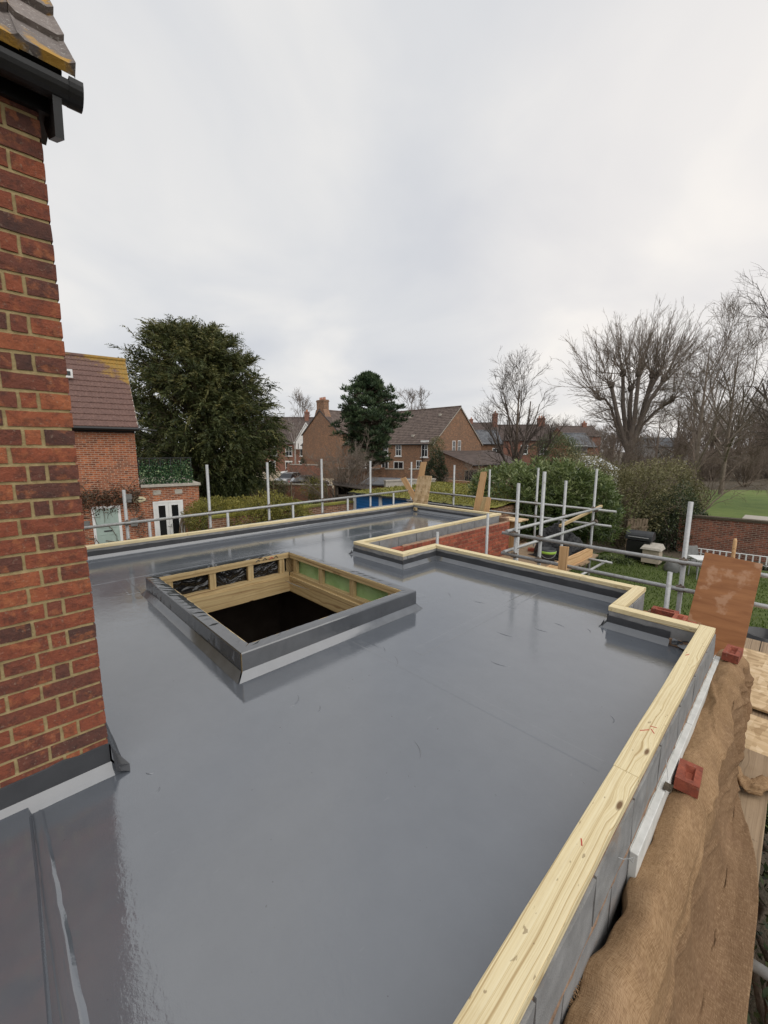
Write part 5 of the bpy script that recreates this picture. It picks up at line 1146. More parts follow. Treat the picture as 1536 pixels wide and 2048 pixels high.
bpx('mixed_shrub', 'sprawling brownish olive shrub in front of the bare many stemmed tree', 'shrub', 1320, 985, 20.5, 2.0, 1.7, 12000, .11, 'mixed', 55)
bpx('mixed_shrub', 'olive green shrub topping the laurel beneath the conservatory', 'shrub', 1165, 958, 22, 1.6, 1.3, 9000, .11, 'mixed', 56)
bpx('evergreen_bush', 'dark glossy evergreen bush beside the red garden wall', 'shrub', 1345, 1045, 18.0, 1.15, 1.35, 9500, .10, 'darkbush', 57)
bpx('evergreen_bush', 'dark evergreen undergrowth behind the barbecue', 'shrub', 1296, 1060, 18.6, .9, .95, 6000, .09, 'darkbush', 58)
bpx('conifer_bush', 'loose grey green conifer bush behind the leafless tree', 'shrub', 1108, 908, 33, 1.9, 1.75, 9000, .17, 'conifer', 59, wr=.25)
bpx('ivy_bush', 'dark rounded evergreen bush growing at the gabled house corner', 'shrub', 873, 945, 32, 1.0, 1.75, 7000, .13, 'darkbush', 60)
bpx('ivy_bush', 'thin climber mass on the gable above the dark bush', 'shrub', 872, 895, 40, .9, 1.1, 1600, .13, 'mixed', 61, stems=False, ry=.5)
for k, (px_, py_, dp, rx, rz_, lab, sd) in enumerate([(430, 1024, 15.5, 1.5, .62, 'clipped mossy hedge mass beside the french doors', 62), (500, 1030, 15.0, 1.5, .62, 'yellow green garden hedge below the yew', 63), (565, 1026, 15.2, 1.4, .62, 'yellow green garden hedge by the low brick outbuilding', 64)]):
    bpx('garden_hedge', lab, 'hedge', px_, py_+6, dp, rx, rz_*1.25, 9000, .085, 'hedge', sd, ry=1.1)
bpx('garden_shrub', 'small olive shrub in front of the red boundary wall', 'shrub', 630, 978, 30, .8, .8, 2500, .1, 'hedge', 66)
bpx('garden_shrub', 'green bush in front of the terrace beside the van', 'shrub', 610, 925, 66, .8, .9, 1200, .2, 'darkbush', 67)
bpx('garden_shrub', 'brown leafy scrub along the fence under the yew', 'shrub', 545, 975, 34, 2.2, .7, 3500, .13, 'mixed', 68, ry=1.)
bpx('added_shrub', 'added shrub blocking light in the gap beside the scaffold boards', 'shrub', 1640, 1900, 2.5, .8, .55, 9000, .06, 'darkbush', 69, ry=2.6)  # leaf mass added to keep the gap under the walkway dark
# strap leaved clumps along the lawn edge
def clump(label, px, py, seed, n=90, L=.45, m='laurel', grp='strap leaved clumps along the lawn'):
    c = pz(px, py, GZ); rng = np.random.default_rng(seed); t = []; az = rng.random(n)*6.28; o = rng.uniform(.25, 1.1, n); d = np.stack([np.cos(az)*o, np.sin(az)*o, np.ones(n)], 1); P = c+rng.normal(size=(n, 3))*np.array([.12, .12, 0]); p = P; D = unit(d); pts = [p]
    for i in range(4): D = unit(D+np.array([0, 0, -.28*(i+.5)])); p = p+D*(L*rng.uniform(.7, 1.2, n)/4)[:, None]; pts.append(p)
    Q = np.stack(pts, 1); sd = unit(np.cross(d, [0, 0, 1.]))*.012; w = np.array([1, 1, .8, .5, .05]); A = Q+sd[:, None]*w[None, :, None]; B = Q-sd[:, None]*w[None, :, None]; V = np.stack([A, B], 2).reshape(-1, 3); idx = np.arange(n*10).reshape(n, 5, 2); F = np.stack([idx[:, :-1, 0], idx[:, :-1, 1], idx[:, 1:, 1], idx[:, 1:, 0]], -1).reshape(-1, 4)
    ob = npmesh('strap_plant', V, F, M[m], None, np.repeat(rng.random(n), 10)); tag(ob, label, 'plant', grp)
for k, (x_, y_) in enumerate([(1195, 1118), (1208, 1122), (1222, 1121), (1238, 1124), (1252, 1128), (1330, 1128), (1322, 1120)]): clump('low clump of arching strap leaves edging the lawn by the shrubs', x_, y_, 70+k)
for k in range(9): clump('low leafy plant in the border under the white edging fence', 1392+k*18, 1124+k*2, 90+k, 60, .35, 'darkbush', 'border plants under the white fence')
# grass on the lawn
def grass():
    rng = np.random.default_rng(81); n = 52000; P = np.stack([rng.uniform(-8, 5, n), rng.uniform(6.2, 19.3, n), np.full(n, GZ+.012)], 1); P[:, 0] = np.maximum(P[:, 0], -8.2+ (P[:, 1]-6)*.22+rng.random(n)*.1)
    D = np.stack([rng.normal(size=n)*.45, rng.normal(size=n)*.45, np.ones(n)], 1); V, F, T = leaf_quads(rng, P, D, rng.uniform(.035, .085, n), .35, np.clip(rng.normal(.5, .22, n), 0, 1)); tag(npmesh('grass', V, F, M['grass'], None, T), 'short green lawn grass in the garden below the scaffold', 'grass', kind='stuff')
grass()
# ================================================================== buildings
class Fr:
    def __init__(s, x, y, rz): s.o = np.array([x, y, 0.]); s.rz = rz; s.dx = np.array([math.cos(rz), math.sin(rz), 0]); s.dy = np.array([-math.sin(rz), math.cos(rz), 0])
    def px(s, x, y, yl=0.):     # pixel on the local plane y=yl -> (u, height above ground)
        d = ray(x, y); t = ((s.o+s.dy*yl-CC)@s.dy)/(d@s.dy); p = CC+d*t; return (p-s.o)@s.dx, p[2]-GZ
    def thing(s, name, label, cat, group=None): return tag(empty(name, (s.o[0], s.o[1], GZ), s.rz), label, cat, group)
def window(par, face, u, z, w, h, X0, X1, D, style='sash', frame='white_paint', off=0., sill=True):
    """window on a face of a local-frame house; u,z = lower left"""
    def pt(a, dep, b):
        if face == 'f': return (a, -dep+off, b)
        if face == 'r': return (X1+dep+off, a, b)
        if face == 'l': return (X0-dep-off, a, b)
        return (a, D+dep, b)
    def bx(q, a0, a1, d0, d1, b0, b1): P = [pt(a0, d0, b0), pt(a1, d0, b0), pt(a1, d1, b0), pt(a0, d1, b0), pt(a0, d0, b1), pt(a1, d0, b1), pt(a1, d1, b1), pt(a0, d1, b1)]; q.hexa(P)
    q = MB(); t = min(.09, w*.13)
    bx(q, u, u+t, -.05, .03, z, z+h); bx(q, u+w-t, u+w, -.05, .03, z, z+h); bx(q, u+t, u+w-t, -.05, .029, z, z+t); bx(q, u+t, u+w-t, -.05, .029, z+h-t, z+h)
    if style in ('sash', 'case'): bx(q, u+w/2-t*.3, u+w/2+t*.3, -.04, .026, z+t, z+h-t)
    if style == 'sash': bx(q, u+t, u+w-t, -.04, .031, z+h*.5-t*.3, z+h*.5+t*.3)
    wn = q.build('window', M[frame], par, True)
    q = MB(); bx(q, u+t*.9, u+w-t*.9, .0, .008, z+t*.9, z+h-t*.9); q.build('pane', M['glass'], wn, True)
    if sill: q = MB(); bx(q, u-.10, u+w+.10, -.02, .12, z-.12, z-.002); q.build('sill', M['white_paint'], wn, True)
    if sill == 2: q = MB(); bx(q, u-.12, u+w+.12, -.02, .05, z+h+.002, z+h+.2); q.build('lintel', M['white_paint'], wn, True)
    return wn
def tile_slope(q, x0, x1, y0, z0, y1, z1, e=.3, th=.055, ov=.0):
    L = math.hypot(y1-y0, z1-z0); n = max(3, int(L/e)); ny, nz_ = -(z1-z0)/L, (y1-y0)/L
    if nz_ < 0: ny, nz_ = -ny, -nz_
    for i in range(n):
        a, b = i/n, min(1, (i+1)/n+.02); ya, za, yb, zb = y0+(y1-y0)*a, z0+(z1-z0)*a, y0+(y1-y0)*b, z0+(z1-z0)*b
        q.hexa([(x0, ya, za), (x1, ya, za), (x1, yb, zb-.01), (x0, yb, zb-.01), (x0, ya+ny*th, za+nz_*th), (x1, ya+ny*th, za+nz_*th), (x1, yb+ny*.006, zb+nz_*.006), (x0, yb+ny*.006, zb+nz_*.006)])
def gable_house(fr, name, label, cat, X0, X1, D, ze, zr, brick, roof, windows=(), chims=(), verge=.12, eav=.22, barge='stone', gutter=True, group=None, e=.3, roofobj=True, Y0=0.):
    t = fr.thing(name, label, cat, group); q = MB()
    q.extrude([(X0, Y0, 0), (X0, D, 0), (X0, D, ze), (X0, (Y0+D)/2, zr), (X0, Y0, ze)], (X1-X0, 0, 0)); w = q.build('wall', M[brick], t, True)
    ym = (Y0+D)/2; sl = (zr-ze)/(ym-Y0)
    if roofobj:
        q = MB(); k = .03; tile_slope(q, X0-verge, X1+verge, Y0-eav, ze-eav*sl+k, ym, zr+k, e); tile_slope(q, X0-verge, X1+verge, D+eav, ze-eav*sl+k, ym, zr+k, e)
        r = q.build('roof', M[roof], t, True)
        q = MB(); q.tube([(X0-verge, ym, zr+.06), (X1+verge, ym, zr+.06)], .11, 8); q.build('ridge', M[roof], r, True)
        if barge:
            for xx in (X0-verge-.012, X1+verge-.018):
                for (ya, yb) in ((Y0-eav, ym), (D+eav, ym)):
                    q = MB(); q.extrude([(xx, ya, ze-eav*sl-.10), (xx, ya, ze-eav*sl+.02), (xx, yb, zr+.02), (xx, yb, zr-.12)], (.03, 0, 0)); q.build('verge_board', M[barge], r, True)
        if gutter:
            for ya in (Y0-eav-.05, D+eav+.05): q = MB(); q.tube([(X0-verge, ya, ze-eav*sl+.0), (X1+verge, ya, ze-eav*sl+.0)], .06, 8); q.build('gutter', M['gutter_black'], t, True)
    for wd in windows: window(t, *wd[:5], X0, X1, D, *wd[5:])
    for (cx, cy, cw, cd, zt, npot) in chims:
        q = MB(); zb = zr-1.6; q.box(cx-cw/2, cx+cw/2, cy-cd/2, cy+cd/2, zb, zt-.3); q.box(cx-cw/2-.06, cx+cw/2+.06, cy-cd/2-.06, cy+cd/2+.06, zt-.3, zt-.12); q.box(cx-cw/2-.01, cx+cw/2+.01, cy-cd/2-.01, cy+cd/2+.01, zt-.12, zt); ch = q.build('chimney', M[brick], t, True)
        for i in range(npot): a = (i+.5)/npot-.5; q = MB(); x_, y_ = (cx+a*cw*.85, cy) if cw > cd else (cx, cy+a*cd*.85); q.tube([(x_, y_, zt), (x_, y_, zt+.35), (x_, y_, zt+.4)], [.12, .10, .12], 8); q.build('chimney_pot', M['terracotta'], ch, True)
    return t
# ---- neighbour on the left
W0 = np.array([-18.66, 3.11]); ang = R_(81.5); nf = Fr(W0[0], W0[1], ang)
uC, _ = nf.px(272, 900); nf = Fr(*(W0+np.array([math.cos(ang), math.sin(ang)])*uC), ang)
_, zE = nf.px(210, 843); _, zR = nf.px(185, 716, 3.0)
nb = gable_house(nf, 'brick_house', 'orange brick neighbour house with lichen covered tile roof and green door', 'house', -9., 0., 6., zE, zR, 'brick_neighbour', 'tile_lichen', barge=None, roofobj=False)
# corrugated tile courses
rf = None; ncr = 13; slope = (zR-zE)/3.
for i in range(ncr):
    q = MB(); Gq = []; ya, yb = -.25+3.25*i/ncr, -.25+3.25*(i+1)/ncr+.02
    for j in range(0, 9*9*4+1):
        x = -9.05+9.17*j/(9*9*4); h = .022*(abs(math.sin(j*math.pi/4))); Gq.append([(x, ya, zE+ya*slope+.0), (x, ya-.02, zE+ya*slope+.045+h), (x, yb-.02, zE+yb*slope+.012+h*.5)])
    q.grid(Gq); o = q.build('tile_course', M['tile_lichen'], nb, True)
q = MB(); tile_slope(q, -9.05, .12, 6.25, zE-.25*slope, 3., zR, .3); q.build('rear_slope', M['tile_lichen'], nb, True)
q = MB(); q.tube([(-9.05, 3., zR+.03), (.14, 3., zR+.03)], .10, 8); q.build('ridge', M['tile_lichen'], nb, True)
q = MB(); q.extrude([(.10, -.25, zE-.25*slope-.08), (.10, -.25, zE-.25*slope+.05), (.10, 3., zR+.03), (.10, 3., zR-.12)], (.025, 0, 0)); q.build('verge_board', M['stone'], nb, True)
q = MB(); q.tube([(-9., -.30, zE-.27), (.12, -.30, zE-.27)], .065, 8); q.box(-9., .0, -.06, -.004, zE-.40, zE-.2); q.tube([(.10, -.30, zE-.27), (.75, -.20, zE-.30)], .03, 6); q.build('gutter', M['gutter_black'], nb, True)
u, z_ = nf.px(137, 749, 1.9); q = MB(); 
q.box(u-.14, u+.14, 1.55, 1.62, z_-.16, z_+.16); q.build('roof_vent', M['white_paint'], nb, True)
q = MB(); q.box(u-.07, u+.07, 1.54, 1.55, z_-.08, z_+.08); q.build('vent_hole', M['dark_metal'], nb, True)
# green front door
u0, zt = nf.px(182, 1014); u1, _ = nf.px(240, 1011)
dr = MB(); dr.box(u0, u0+.09, -.03, .05, 0, zt); dr.box(u1-.09, u1, -.03, .05, 0, zt); dr.box(u0+.09, u1-.09, -.029, .05, zt-.09, zt); dfr = dr.build('door_frame', M['white_paint'], nb, True)
q = MB(); q.box(u0+.09, u1-.09, -.012, .03, .02, zt-.09); dl = q.build('door_leaf', M['green_paint'], dfr, True)
for (a, b, c_, d_) in [(.12, .45, .62, .94), (.55, .88, .62, .94), (.12, .45, .30, .50), (.55, .88, .30, .50), (.12, .45, .06, .24), (.55, .88, .06, .24)]:
    ww = u1-u0-.18; hh = zt-.11; A, B, C_, D_ = u0+.09+a*ww, u0+.09+b*ww, .02+c_*hh, .02+d_*hh; q = MB()
    for (x_0, x_1, z_0, z_1) in [(A, B, C_, C_+.03), (A, B, D_-.03, D_), (A, A+.03, C_+.03, D_-.03), (B-.03, B, C_+.03, D_-.03)]: q.box(x_0, x_1, -.024, -.0125, z_0, z_1)
    q.box(A+.07, B-.07, -.02, -.0125, C_+.07, D_-.07); q.build('door_panel', M['green_paint'], dfr, True)
q = MB(); q.box((u0+u1)/2-.13, (u0+u1)/2+.13, -.028, -.0125, zt*.525, zt*.525+.05); q.build('letter_slot', M['dark_metal'], dfr, True)
# lamp, sign, boxes
u, z_ = nf.px(258, 999); q = MB(); q.box(u-.10, u+.10, -.14, -.003, z_+.02, z_+.22); q.box(u-.07, u+.07, -.12, -.003, z_-.10, z_+.018); q.build('wall_lamp', M['grey_plastic'], nb, True)
u, z_ = nf.px(278, 999); q = MB(); q.extrude([(u+.24*math.cos(t), -.004, z_+.12*math.sin(t)) for t in np.linspace(0, 6.283, 25)[:-1]], (0, -.03, 0)); sg = q.build('oval_plaque', M['cream'], nb, True)
q = MB()
for k in range(6): q.box(u-.14+.05*k, u-.105+.05*k, -.038, -.0345, z_-.01+.012*(k % 2), z_+.03)
q.build('plaque_lettering', M['dark_metal'], sg, True)
u, z_ = nf.px(172, 1048); q = MB(); q.box(u-.12, u+.12, -.1, -.003, z_-.12, z_+.12); q.build('meter_box', M['grey_plastic'], nb, True)
u, z_ = nf.px(268, 1044); q = MB(); q.box(u-.12, u+.12, -.1, -.003, z_-.15, z_+.15); q.build('meter_box', M['grey_plastic'], nb, True)
# creeper over the door
rng = np.random.default_rng(5); Pc = []
for k in range(70):
    p = np.array([rng.uniform(-2.7, -.05), -.03, rng.uniform(.1, 2.2) if k < 25 else 2.25+rng.uniform(-.1, .5)]); row = [p]; d = unit(np.array([rng.normal(), 0, rng.normal()*.6+.3]))
    for i in range(5): d = unit(d+np.array([rng.normal()*.5, 0, rng.normal()*.4])); p = p+d*.17; p[1] = -.03-.03*rng.random(); row.append(p.copy())
    Pc.append(row)
v_, f_ = tubes_np(np.array(Pc), np.linspace(.014, .005, 6)[None]*np.ones((70, 1)), 4)
n = 1500; pl = np.stack([rng.uniform(-2.75, -.05, n), -.03-.06*rng.random(n), 2.35+rng.normal(size=n)*.22], 1); V, F, T = leaf_quads(rng, pl, rng.normal(size=(n, 3)), rng.uniform(.05, .11, n), .6)
me_o = npmesh('creeper_stem', v_, f_, M['bark_brown'], None); me2 = npmesh('creeper_leaf', V, F, M['brownleaf'], None, T)
for o in (me_o, me2): o.parent = nb; o.matrix_parent_inverse = Matrix.Identity(4)
# flat extension with french doors and leaf screen
uE, zC = nf.px(397, 969); _, zC = nf.px(340, 973); ex2 = nf.thing('house_annex', 'flat roofed brick annex with white french doors and leafy screen', 'building')
MB().box(.003, uE, .004, 5., 0, zC).build('wall', M['brick_neighbour'], ex2, True)
MB().box(.05, uE+.07, -.09, 5.06, zC+.001, zC+.11).build('coping', M['stone'], ex2, True, bevel=.01)
fu0, fz = nf.px(305, 1003); fu1, _ = nf.px(365, 1000)
q = MB(); q.box(fu0, fu0+.08, -.05, .03, 0, fz); q.box(fu1-.08, fu1, -.05, .03, 0, fz); q.box(fu0+.08, fu1-.08, -.049, .03, fz-.08, fz); ffr = q.build('door_frame', M['white_paint'], ex2, True)
fm = (fu0+fu1)/2
for (a, b) in ((fu0+.08, fm-.004), (fm+.004, fu1-.08)):
    q = MB(); s = .11; q.box(a, a+s, -.04, .02, .03, fz-.083); q.box(b-s, b, -.04, .02, .03, fz-.083); q.box(a+s, b-s, -.04, .02, .03, .25); q.box(a+s, b-s, -.04, .02, fz-.083-s, fz-.083); q.build('door_leaf', M['white_paint'], ffr, True)
    q = MB(); q.box(a+s, b-s, -.02, -.01, .25, fz-.083-s); q.build('pane', M['glass'], ffr, True)
q = MB(); q.tube([(fm+.06, -.07, 1.05), (fm+.06, -.07, 1.2)], .015, 6); q.tube([(fm+.06, -.07, 1.12), (fm-.08, -.075, 1.12)], .012, 6); q.build('door_handle', M['galv'], ffr, True)
for (x_, y_) in ((314, 985), (357, 983)): u, z_ = nf.px(x_, y_); q = MB(); q.box(u-.14, u+.14, -.02, .02, z_-.09, z_+.09); q.build('air_brick', M['stone'], ex2, True)
rng = np.random.default_rng(8); sx1, _ = nf.px(385, 950); n = 3000; Pq = np.stack([rng.uniform(.05, sx1, n), .12+rng.normal(size=n)*.035, zC+.14+.98*np.where(rng.random(n)<.7, rng.random(n)**1.2*.75, rng.random(n))], 1); V, F, T = leaf_quads(rng, Pq, rng.normal(size=(n, 3))*np.array([1, .6, 1])+np.array([0, -.5, 0]), rng.uniform(.05, .10, n), .6, np.clip(rng.normal(.45, .33, n), 0, 1))
o = npmesh('screen_foliage', V, F, M['screen_leaf'], None, T); o.parent = ex2
q = MB()
for k in range(26): xx = .04+(sx1-.05)*k/25; q.box(xx-.006, xx+.006, .14, .149, zC+.12, zC+1.16)
for k in range(6): xx = .05+(sx1-.07)*k/5; q.box(xx-.015, xx+.015, .10, .149, zC+.11, zC+1.16)
q.box(.03, sx1+.03, .09, .149, zC+1.165, zC+1.19); q.build('screen_frame', M['dark_metal'], ex2, True)
q = MB(); rg = random.Random(4); hx, hz = nf.px(368, 1040)
for k in range(60): a = rg.uniform(-.25, .25); q.tube([(hx+a*.5, -.45+rg.uniform(-.1, .1), hz+.25+rg.uniform(-.05, .05)), (hx+a, -.45+rg.uniform(-.12, .12), hz-.05), (hx+a*1.3, -.45+rg.uniform(-.14, .14), hz-.55+rg.uniform(-.1, .1))], [.015, .012, .006], 4)
tag(nfw := q.build('dried_grass_bundle', M['fence_wood'], None), 'bundle of dry brown stems hanging before the french doors', 'plant')
nfw.matrix_basis = Matrix.LocRotScale(Vector((nf.o[0], nf.o[1], GZ)), Euler((0, 0, ang)), None)
# plant against the wall (left of doors)
q = MB(); rg = random.Random(9)
hx, hz = nf.px(280, 1050)
for k in range(40): z0 = rg.uniform(0, 1.9); q.tube([(hx+rg.uniform(-.15, .15), -.05, z0), (hx+rg.uniform(-.25, .25), -.1, z0+.2)], [.012, .004], 4)
pl = q.build('climber_stem', M['bark_brown'], nb, True)
# ---- garages with blue doors
gx0, gx1, gy0 = -13.75, -7.0, 11.5
gr = tag(empty('garage_block', (gx0, gy0, GZ)), 'row of low garages with blue doors and moss covered flat roof', 'garage')
MB().box(gx0+.05, gx1, gy0+.12, gy0+6.2, GZ, -.32).build('wall', M['brick_brown'], gr)
q = MB(); Gm = []
rng = np.random.default_rng(10)
for i in range(60):
    Gm.append([(gx0-.15+(gx1-gx0+.3)*i/59, gy0-.18+6.5*j/39, -.235+.10*j/39+rng.normal()*.010+.02*math.sin(i*.6)*math.sin(j*.5)) for j in range(40)])
q.grid(Gm); mr_ = q.build('moss_roof', M['moss_roof'], gr, smooth=True)
q = MB(); Gm = []
for i in range(240): x = gx0-.16+(gx1-gx0+.32)*i/239; h = .03*math.sin(i*math.pi/2); Gm.append([(x, gy0-.20, -.24+h*.6), (x, gy0-.21, -.30+h*.5), (x, gy0-.05, -.31)])
q.grid(Gm).build('roof_edge', M['dark_metal'], gr)
n = 9000; Pq = np.stack([rng.uniform(gx0-.1, gx1+.1, n), rng.uniform(gy0-.1, gy0+6.1, n), np.full(n, -.235)], 1); Pq[:, 2] += .10*(Pq[:, 1]-gy0)/6.5+.02; V, F, T = leaf_quads(rng, Pq, rng.normal(size=(n, 3))*.6+np.array([0, 0, .7]), rng.uniform(.03, .08, n), .7); npmesh('moss_tuft', V, F, M['hedge'], gr, T)
# doors: facing the yard; three bays
bays = [-13.7, -12.05, -10.42, -8.8]
for k in range(3):
    a, b = bays[k]+.09, bays[k+1]-.09
    d_ = MB(); d_.box(a, b, gy0+.04, gy0+.08, GZ+.02, -.33); dd = d_.build('garage_door', M['blue_paint'], gr)
    q = MB(); zz = GZ+.1
    while zz < -.42: q.box(a+.02, b-.02, gy0+.02, gy0+.0395, zz, zz+.07); zz += .13
    q.build('door_rib', M['blue_paint'], dd)
for x_ in bays: MB().box(x_-.085, x_+.085, gy0+.0, gy0+.10, GZ, -.315).build('door_post', M['white_paint'], gr)
# pale parapet edge behind
MB().box(gx0+.5, gx1, gy0+6.2, gy0+6.4, GZ, .0).build('back_wall', M['brick_brown'], gr)
# low outbuilding wall with ivy left of the garages
ow = tag(empty('garden_wall', (-13.8, 8, GZ)), 'low brown brick outbuilding wall running up to the blue garages', 'wall'); MB().box(-13.95, -13.75, 5.2, 11.45, GZ, -.72).build('brick_wall', M['brick_brown'], ow); MB().box(-14.0, -13.7, 5.2, 11.45, -.719, -.64).build('coping', M['moss_roof'], ow)
# ---- generic garden walls
def wall_line(label, a, b, h, th, m, cop='stone', z0=GZ, name='garden_wall', piers=0):
    a, b = np.array(a), np.array(b); L = float(np.linalg.norm(b-a)); rz = math.atan2(b[1]-a[1], b[0]-a[0]); t = tag(empty(name, (a[0], a[1], z0), rz), label, 'wall')
    MB().box(0, L, -th/2, th/2, 0, h).build('brick_wall', M[m], t, True); MB().box(-.02, L+.02, -th/2-.05, th/2+.05, h+.001, h+.09).build('coping', M[cop], t, True)
    for k in range(piers): x = L*k/(piers-1) if piers > 1 else 0; MB().box(x-.2, x+.2, -th/2-.08, th/2+.08, 0, h+.16).build('pier', M[m], t, True)
    return t
def g2(px, dep): p = gp(px, dep); return (p[0], p[1])
wall_line('old red garden wall with mossy coping dividing lawn from park', (-3.5, 21.2), (9., 22.6), 1.52, .24, 'brick_wall_old', 'soil')
wall_line('long red boundary wall behind the fence below the yew', g2(385, 36), g2(662, 33), 1.35, .24, 'brick_wall_old')
wall_line('brown brick wall in front of the parked van', g2(578, 52), g2(640, 50), 2.35, .3, 'brick_wall_old', piers=3)
wall_line('dark brick wall running below the house windows past the pine', g2(672, 38), g2(862, 37), 2.5, .3, 'brick_brown', piers=5)
wall_line('pale low wall behind the moss covered garage roof', g2(770, 27), g2(870, 29), 2.18, .25, 'stone')
# fence with posts under the yew
fn = tag(empty('mesh_fence', tuple(gp(400, 33))), 'weathered post and wire fence in front of the red boundary wall', 'fence')
for k in range(8):
    p_ = gp(400+36*k, 33-.2*k); q = MB(); q.box(p_[0]-.05, p_[0]+.05, p_[1]-.05, p_[1]+.05, GZ, GZ+1.75); q.build('fence_post', M['fence_wood'], fn)
for zz in (.5, 1.0, 1.5): q = MB(); q.tube([gp(400, 33)+[0, 0, zz], gp(652, 31.6)+[0, 0, zz]], .012, 4); q.build('fence_wire', M['fence_wood'], fn)
# dark shed
sf = Fr(*g2(672, 25), YAW+R_(10)); sh = sf.thing('garden_shed', 'dark weathered open fronted garden shed beside the blue garages', 'shed')
MB().box(0, 1.9, .0, .08, 0, 1.5).build('front_post', M['shed_wood'], sh, True); MB().box(0, .1, 0, 1.6, 0, 2.0).build('side_wall', M['shed_wood'], sh, True); MB().box(1.8, 1.9, .081, 1.6, 0, 1.75).build('side_wall', M['shed_wood'], sh, True); MB().box(.1, 1.8, 1.5, 1.6, 0, 2.0).build('back_wall', M['shed_wood'], sh, True)
q = MB(); q.hexa([(-.2, -.25, 2.12), (2.3, -.25, 1.72), (2.3, 1.75, 1.80), (-.2, 1.75, 2.2), (-.2, -.25, 2.18), (2.3, -.25, 1.78), (2.3, 1.75, 1.86), (-.2, 1.75, 2.26)]); q.build('roof', M['shed_wood'], sh, True)
sf = Fr(*g2(722, 29), YAW-R_(15)); sh = sf.thing('garden_store', 'low store with grey felt roof between shed and pine', 'shed')
MB().box(0, 3.2, 0, 2.2, 0, 1.75).build('wall', M['brick_brown'], sh, True); q = MB(); q.hexa([(-.15, -.15, 1.78), (3.4, -.15, 1.78), (3.4, 2.4, 2.1), (-.15, 2.4, 2.1), (-.15, -.15, 1.86), (3.4, -.15, 1.86), (3.4, 2.4, 2.18), (-.15, 2.4, 2.18)]); q.build('roof', M['felt'], sh, True)
# ---- long brick house with right hand gable, and the chimney gable
h2 = Fr(-58., 37.6, 0.); E2, R2 = 2.43-GZ, 6.85-GZ; X1 = 27.6
def wpx(fr, x, y, w, h, yl=0.): u, z_ = fr.px(x, y, yl); return ('f', u-w/2, z_, w, h)
win = [(*wpx(h2, 849, 914, 1.0, 1.75), 'sash', 'white_paint', 0., 2), (*wpx(h2, 797, 912, 1.0, 1.6), 'sash', 'white_paint', 0., 1), (*wpx(h2, 797, 944, 1.7, 1.35), 'case'), (*wpx(h2, 838, 944, .9, 1.4), 'sash'), (*wpx(h2, 771, 912, 1.0, 1.5), 'sash'), (*wpx(h2, 770, 944, 1.3, 1.4), 'case'), (*wpx(h2, 738, 942, 1.2, 1.9), 'case'), (*wpx(h2, 704, 940, 1.5, 1.3), 'case'), (*wpx(h2, 726, 942, 1.1, 1.7), 'case')]
def gpx(fr, x, y, w, h, Xl): d = ray(x, y); P0 = fr.o+fr.dx*Xl; t = ((P0-CC)@fr.dx)/(d@fr.dx); p = CC+d*t; return ('r', (p-fr.o)@fr.dy-w/2, p[2]-GZ, w, h)
win += [(*gpx(h2, 907, 906, .62, 1.5, X1), 'sash'), (*gpx(h2, 918, 905, .62, 1.5, X1), 'sash')]
lh = gable_house(h2, 'brick_house', 'long brown brick house with big tiled roof and sash windows', 'house', 0., X1, 10.1, E2, R2, 'brick_brown', 'tile_brown', win, [(14., 5., .7, 1.1, R2+1.0, 3)], e=.33)
q = MB(); q.tube([(X1-1.6, -.12, 0), (X1-1.6, -.12, E2-.2)], .06, 6); q.build('downpipe', M['gutter_black'], lh, True)
for (x_, y_) in ((880, 831), (820, 836), (828, 873)):
    d = ray(x_, y_); best = None
    k = (R2-E2)/5.05; u, z_ = h2.px(x_, y_, 2.5); q = MB(); y_l = (z_-E2)/k; u, z_ = h2.px(x_, y_, y_l); y_l = (z_-E2)/k; q.box(u-.15, u+.15, y_l-.25, y_l+.1, z_-.05, z_+.22); q.build('roof_vent', M['stone'], lh, True)
# lean-to in front of gable
lt = Fr(-30.3, 38.6, 0.); l = lt.thing('lean_to', 'low brick lean to with tiled roof and glazed doors beside the gable', 'building')
q = MB(); q.extrude([(0, 0, 0), (4.6, 0, 0), (4.6, 0, 2.65), (0, 0, 4.1)], (0, 11.5, 0)); q.build('wall', M['brick_brown'], l, True)
q = MB(); Ls = 12.1
for i in range(14): a, b = i/14, (i+1)/14+.03; xa, za, xb, zb = 4.95-4.95*a, 2.62+1.56*a, 4.95-4.95*b, 2.62+1.56*b; q.hexa([(xb, -.3, zb), (xa, -.3, za), (xa, Ls, za), (xb, Ls, zb), (xb, -.3, zb+.02), (xa, -.3, za+.06), (xa, Ls, za+.06), (xb, Ls, zb+.02)])
q.build('roof', M['tile_dark'], l, True)
q = MB(); q.tube([(5.0, -.3, 2.60), (5.0, Ls, 2.60)], .06, 6); q.build('gutter', M['gutter_black'], l, True)
for (x_, w_) in ((936, 1.5), (948, 1.0)):
    d = ray(x_, 968); P0 = lt.o+lt.dx*4.6; t_ = ((P0-CC)@lt.dx)/(d@lt.dx); p_ = CC+d*t_; v = (p_-lt.o)@lt.dy; window(l, 'r', v-w_/2, .25, w_, 1.9, 0, 4.6, 11.5, 'case', 'fence_wood', 0., False)
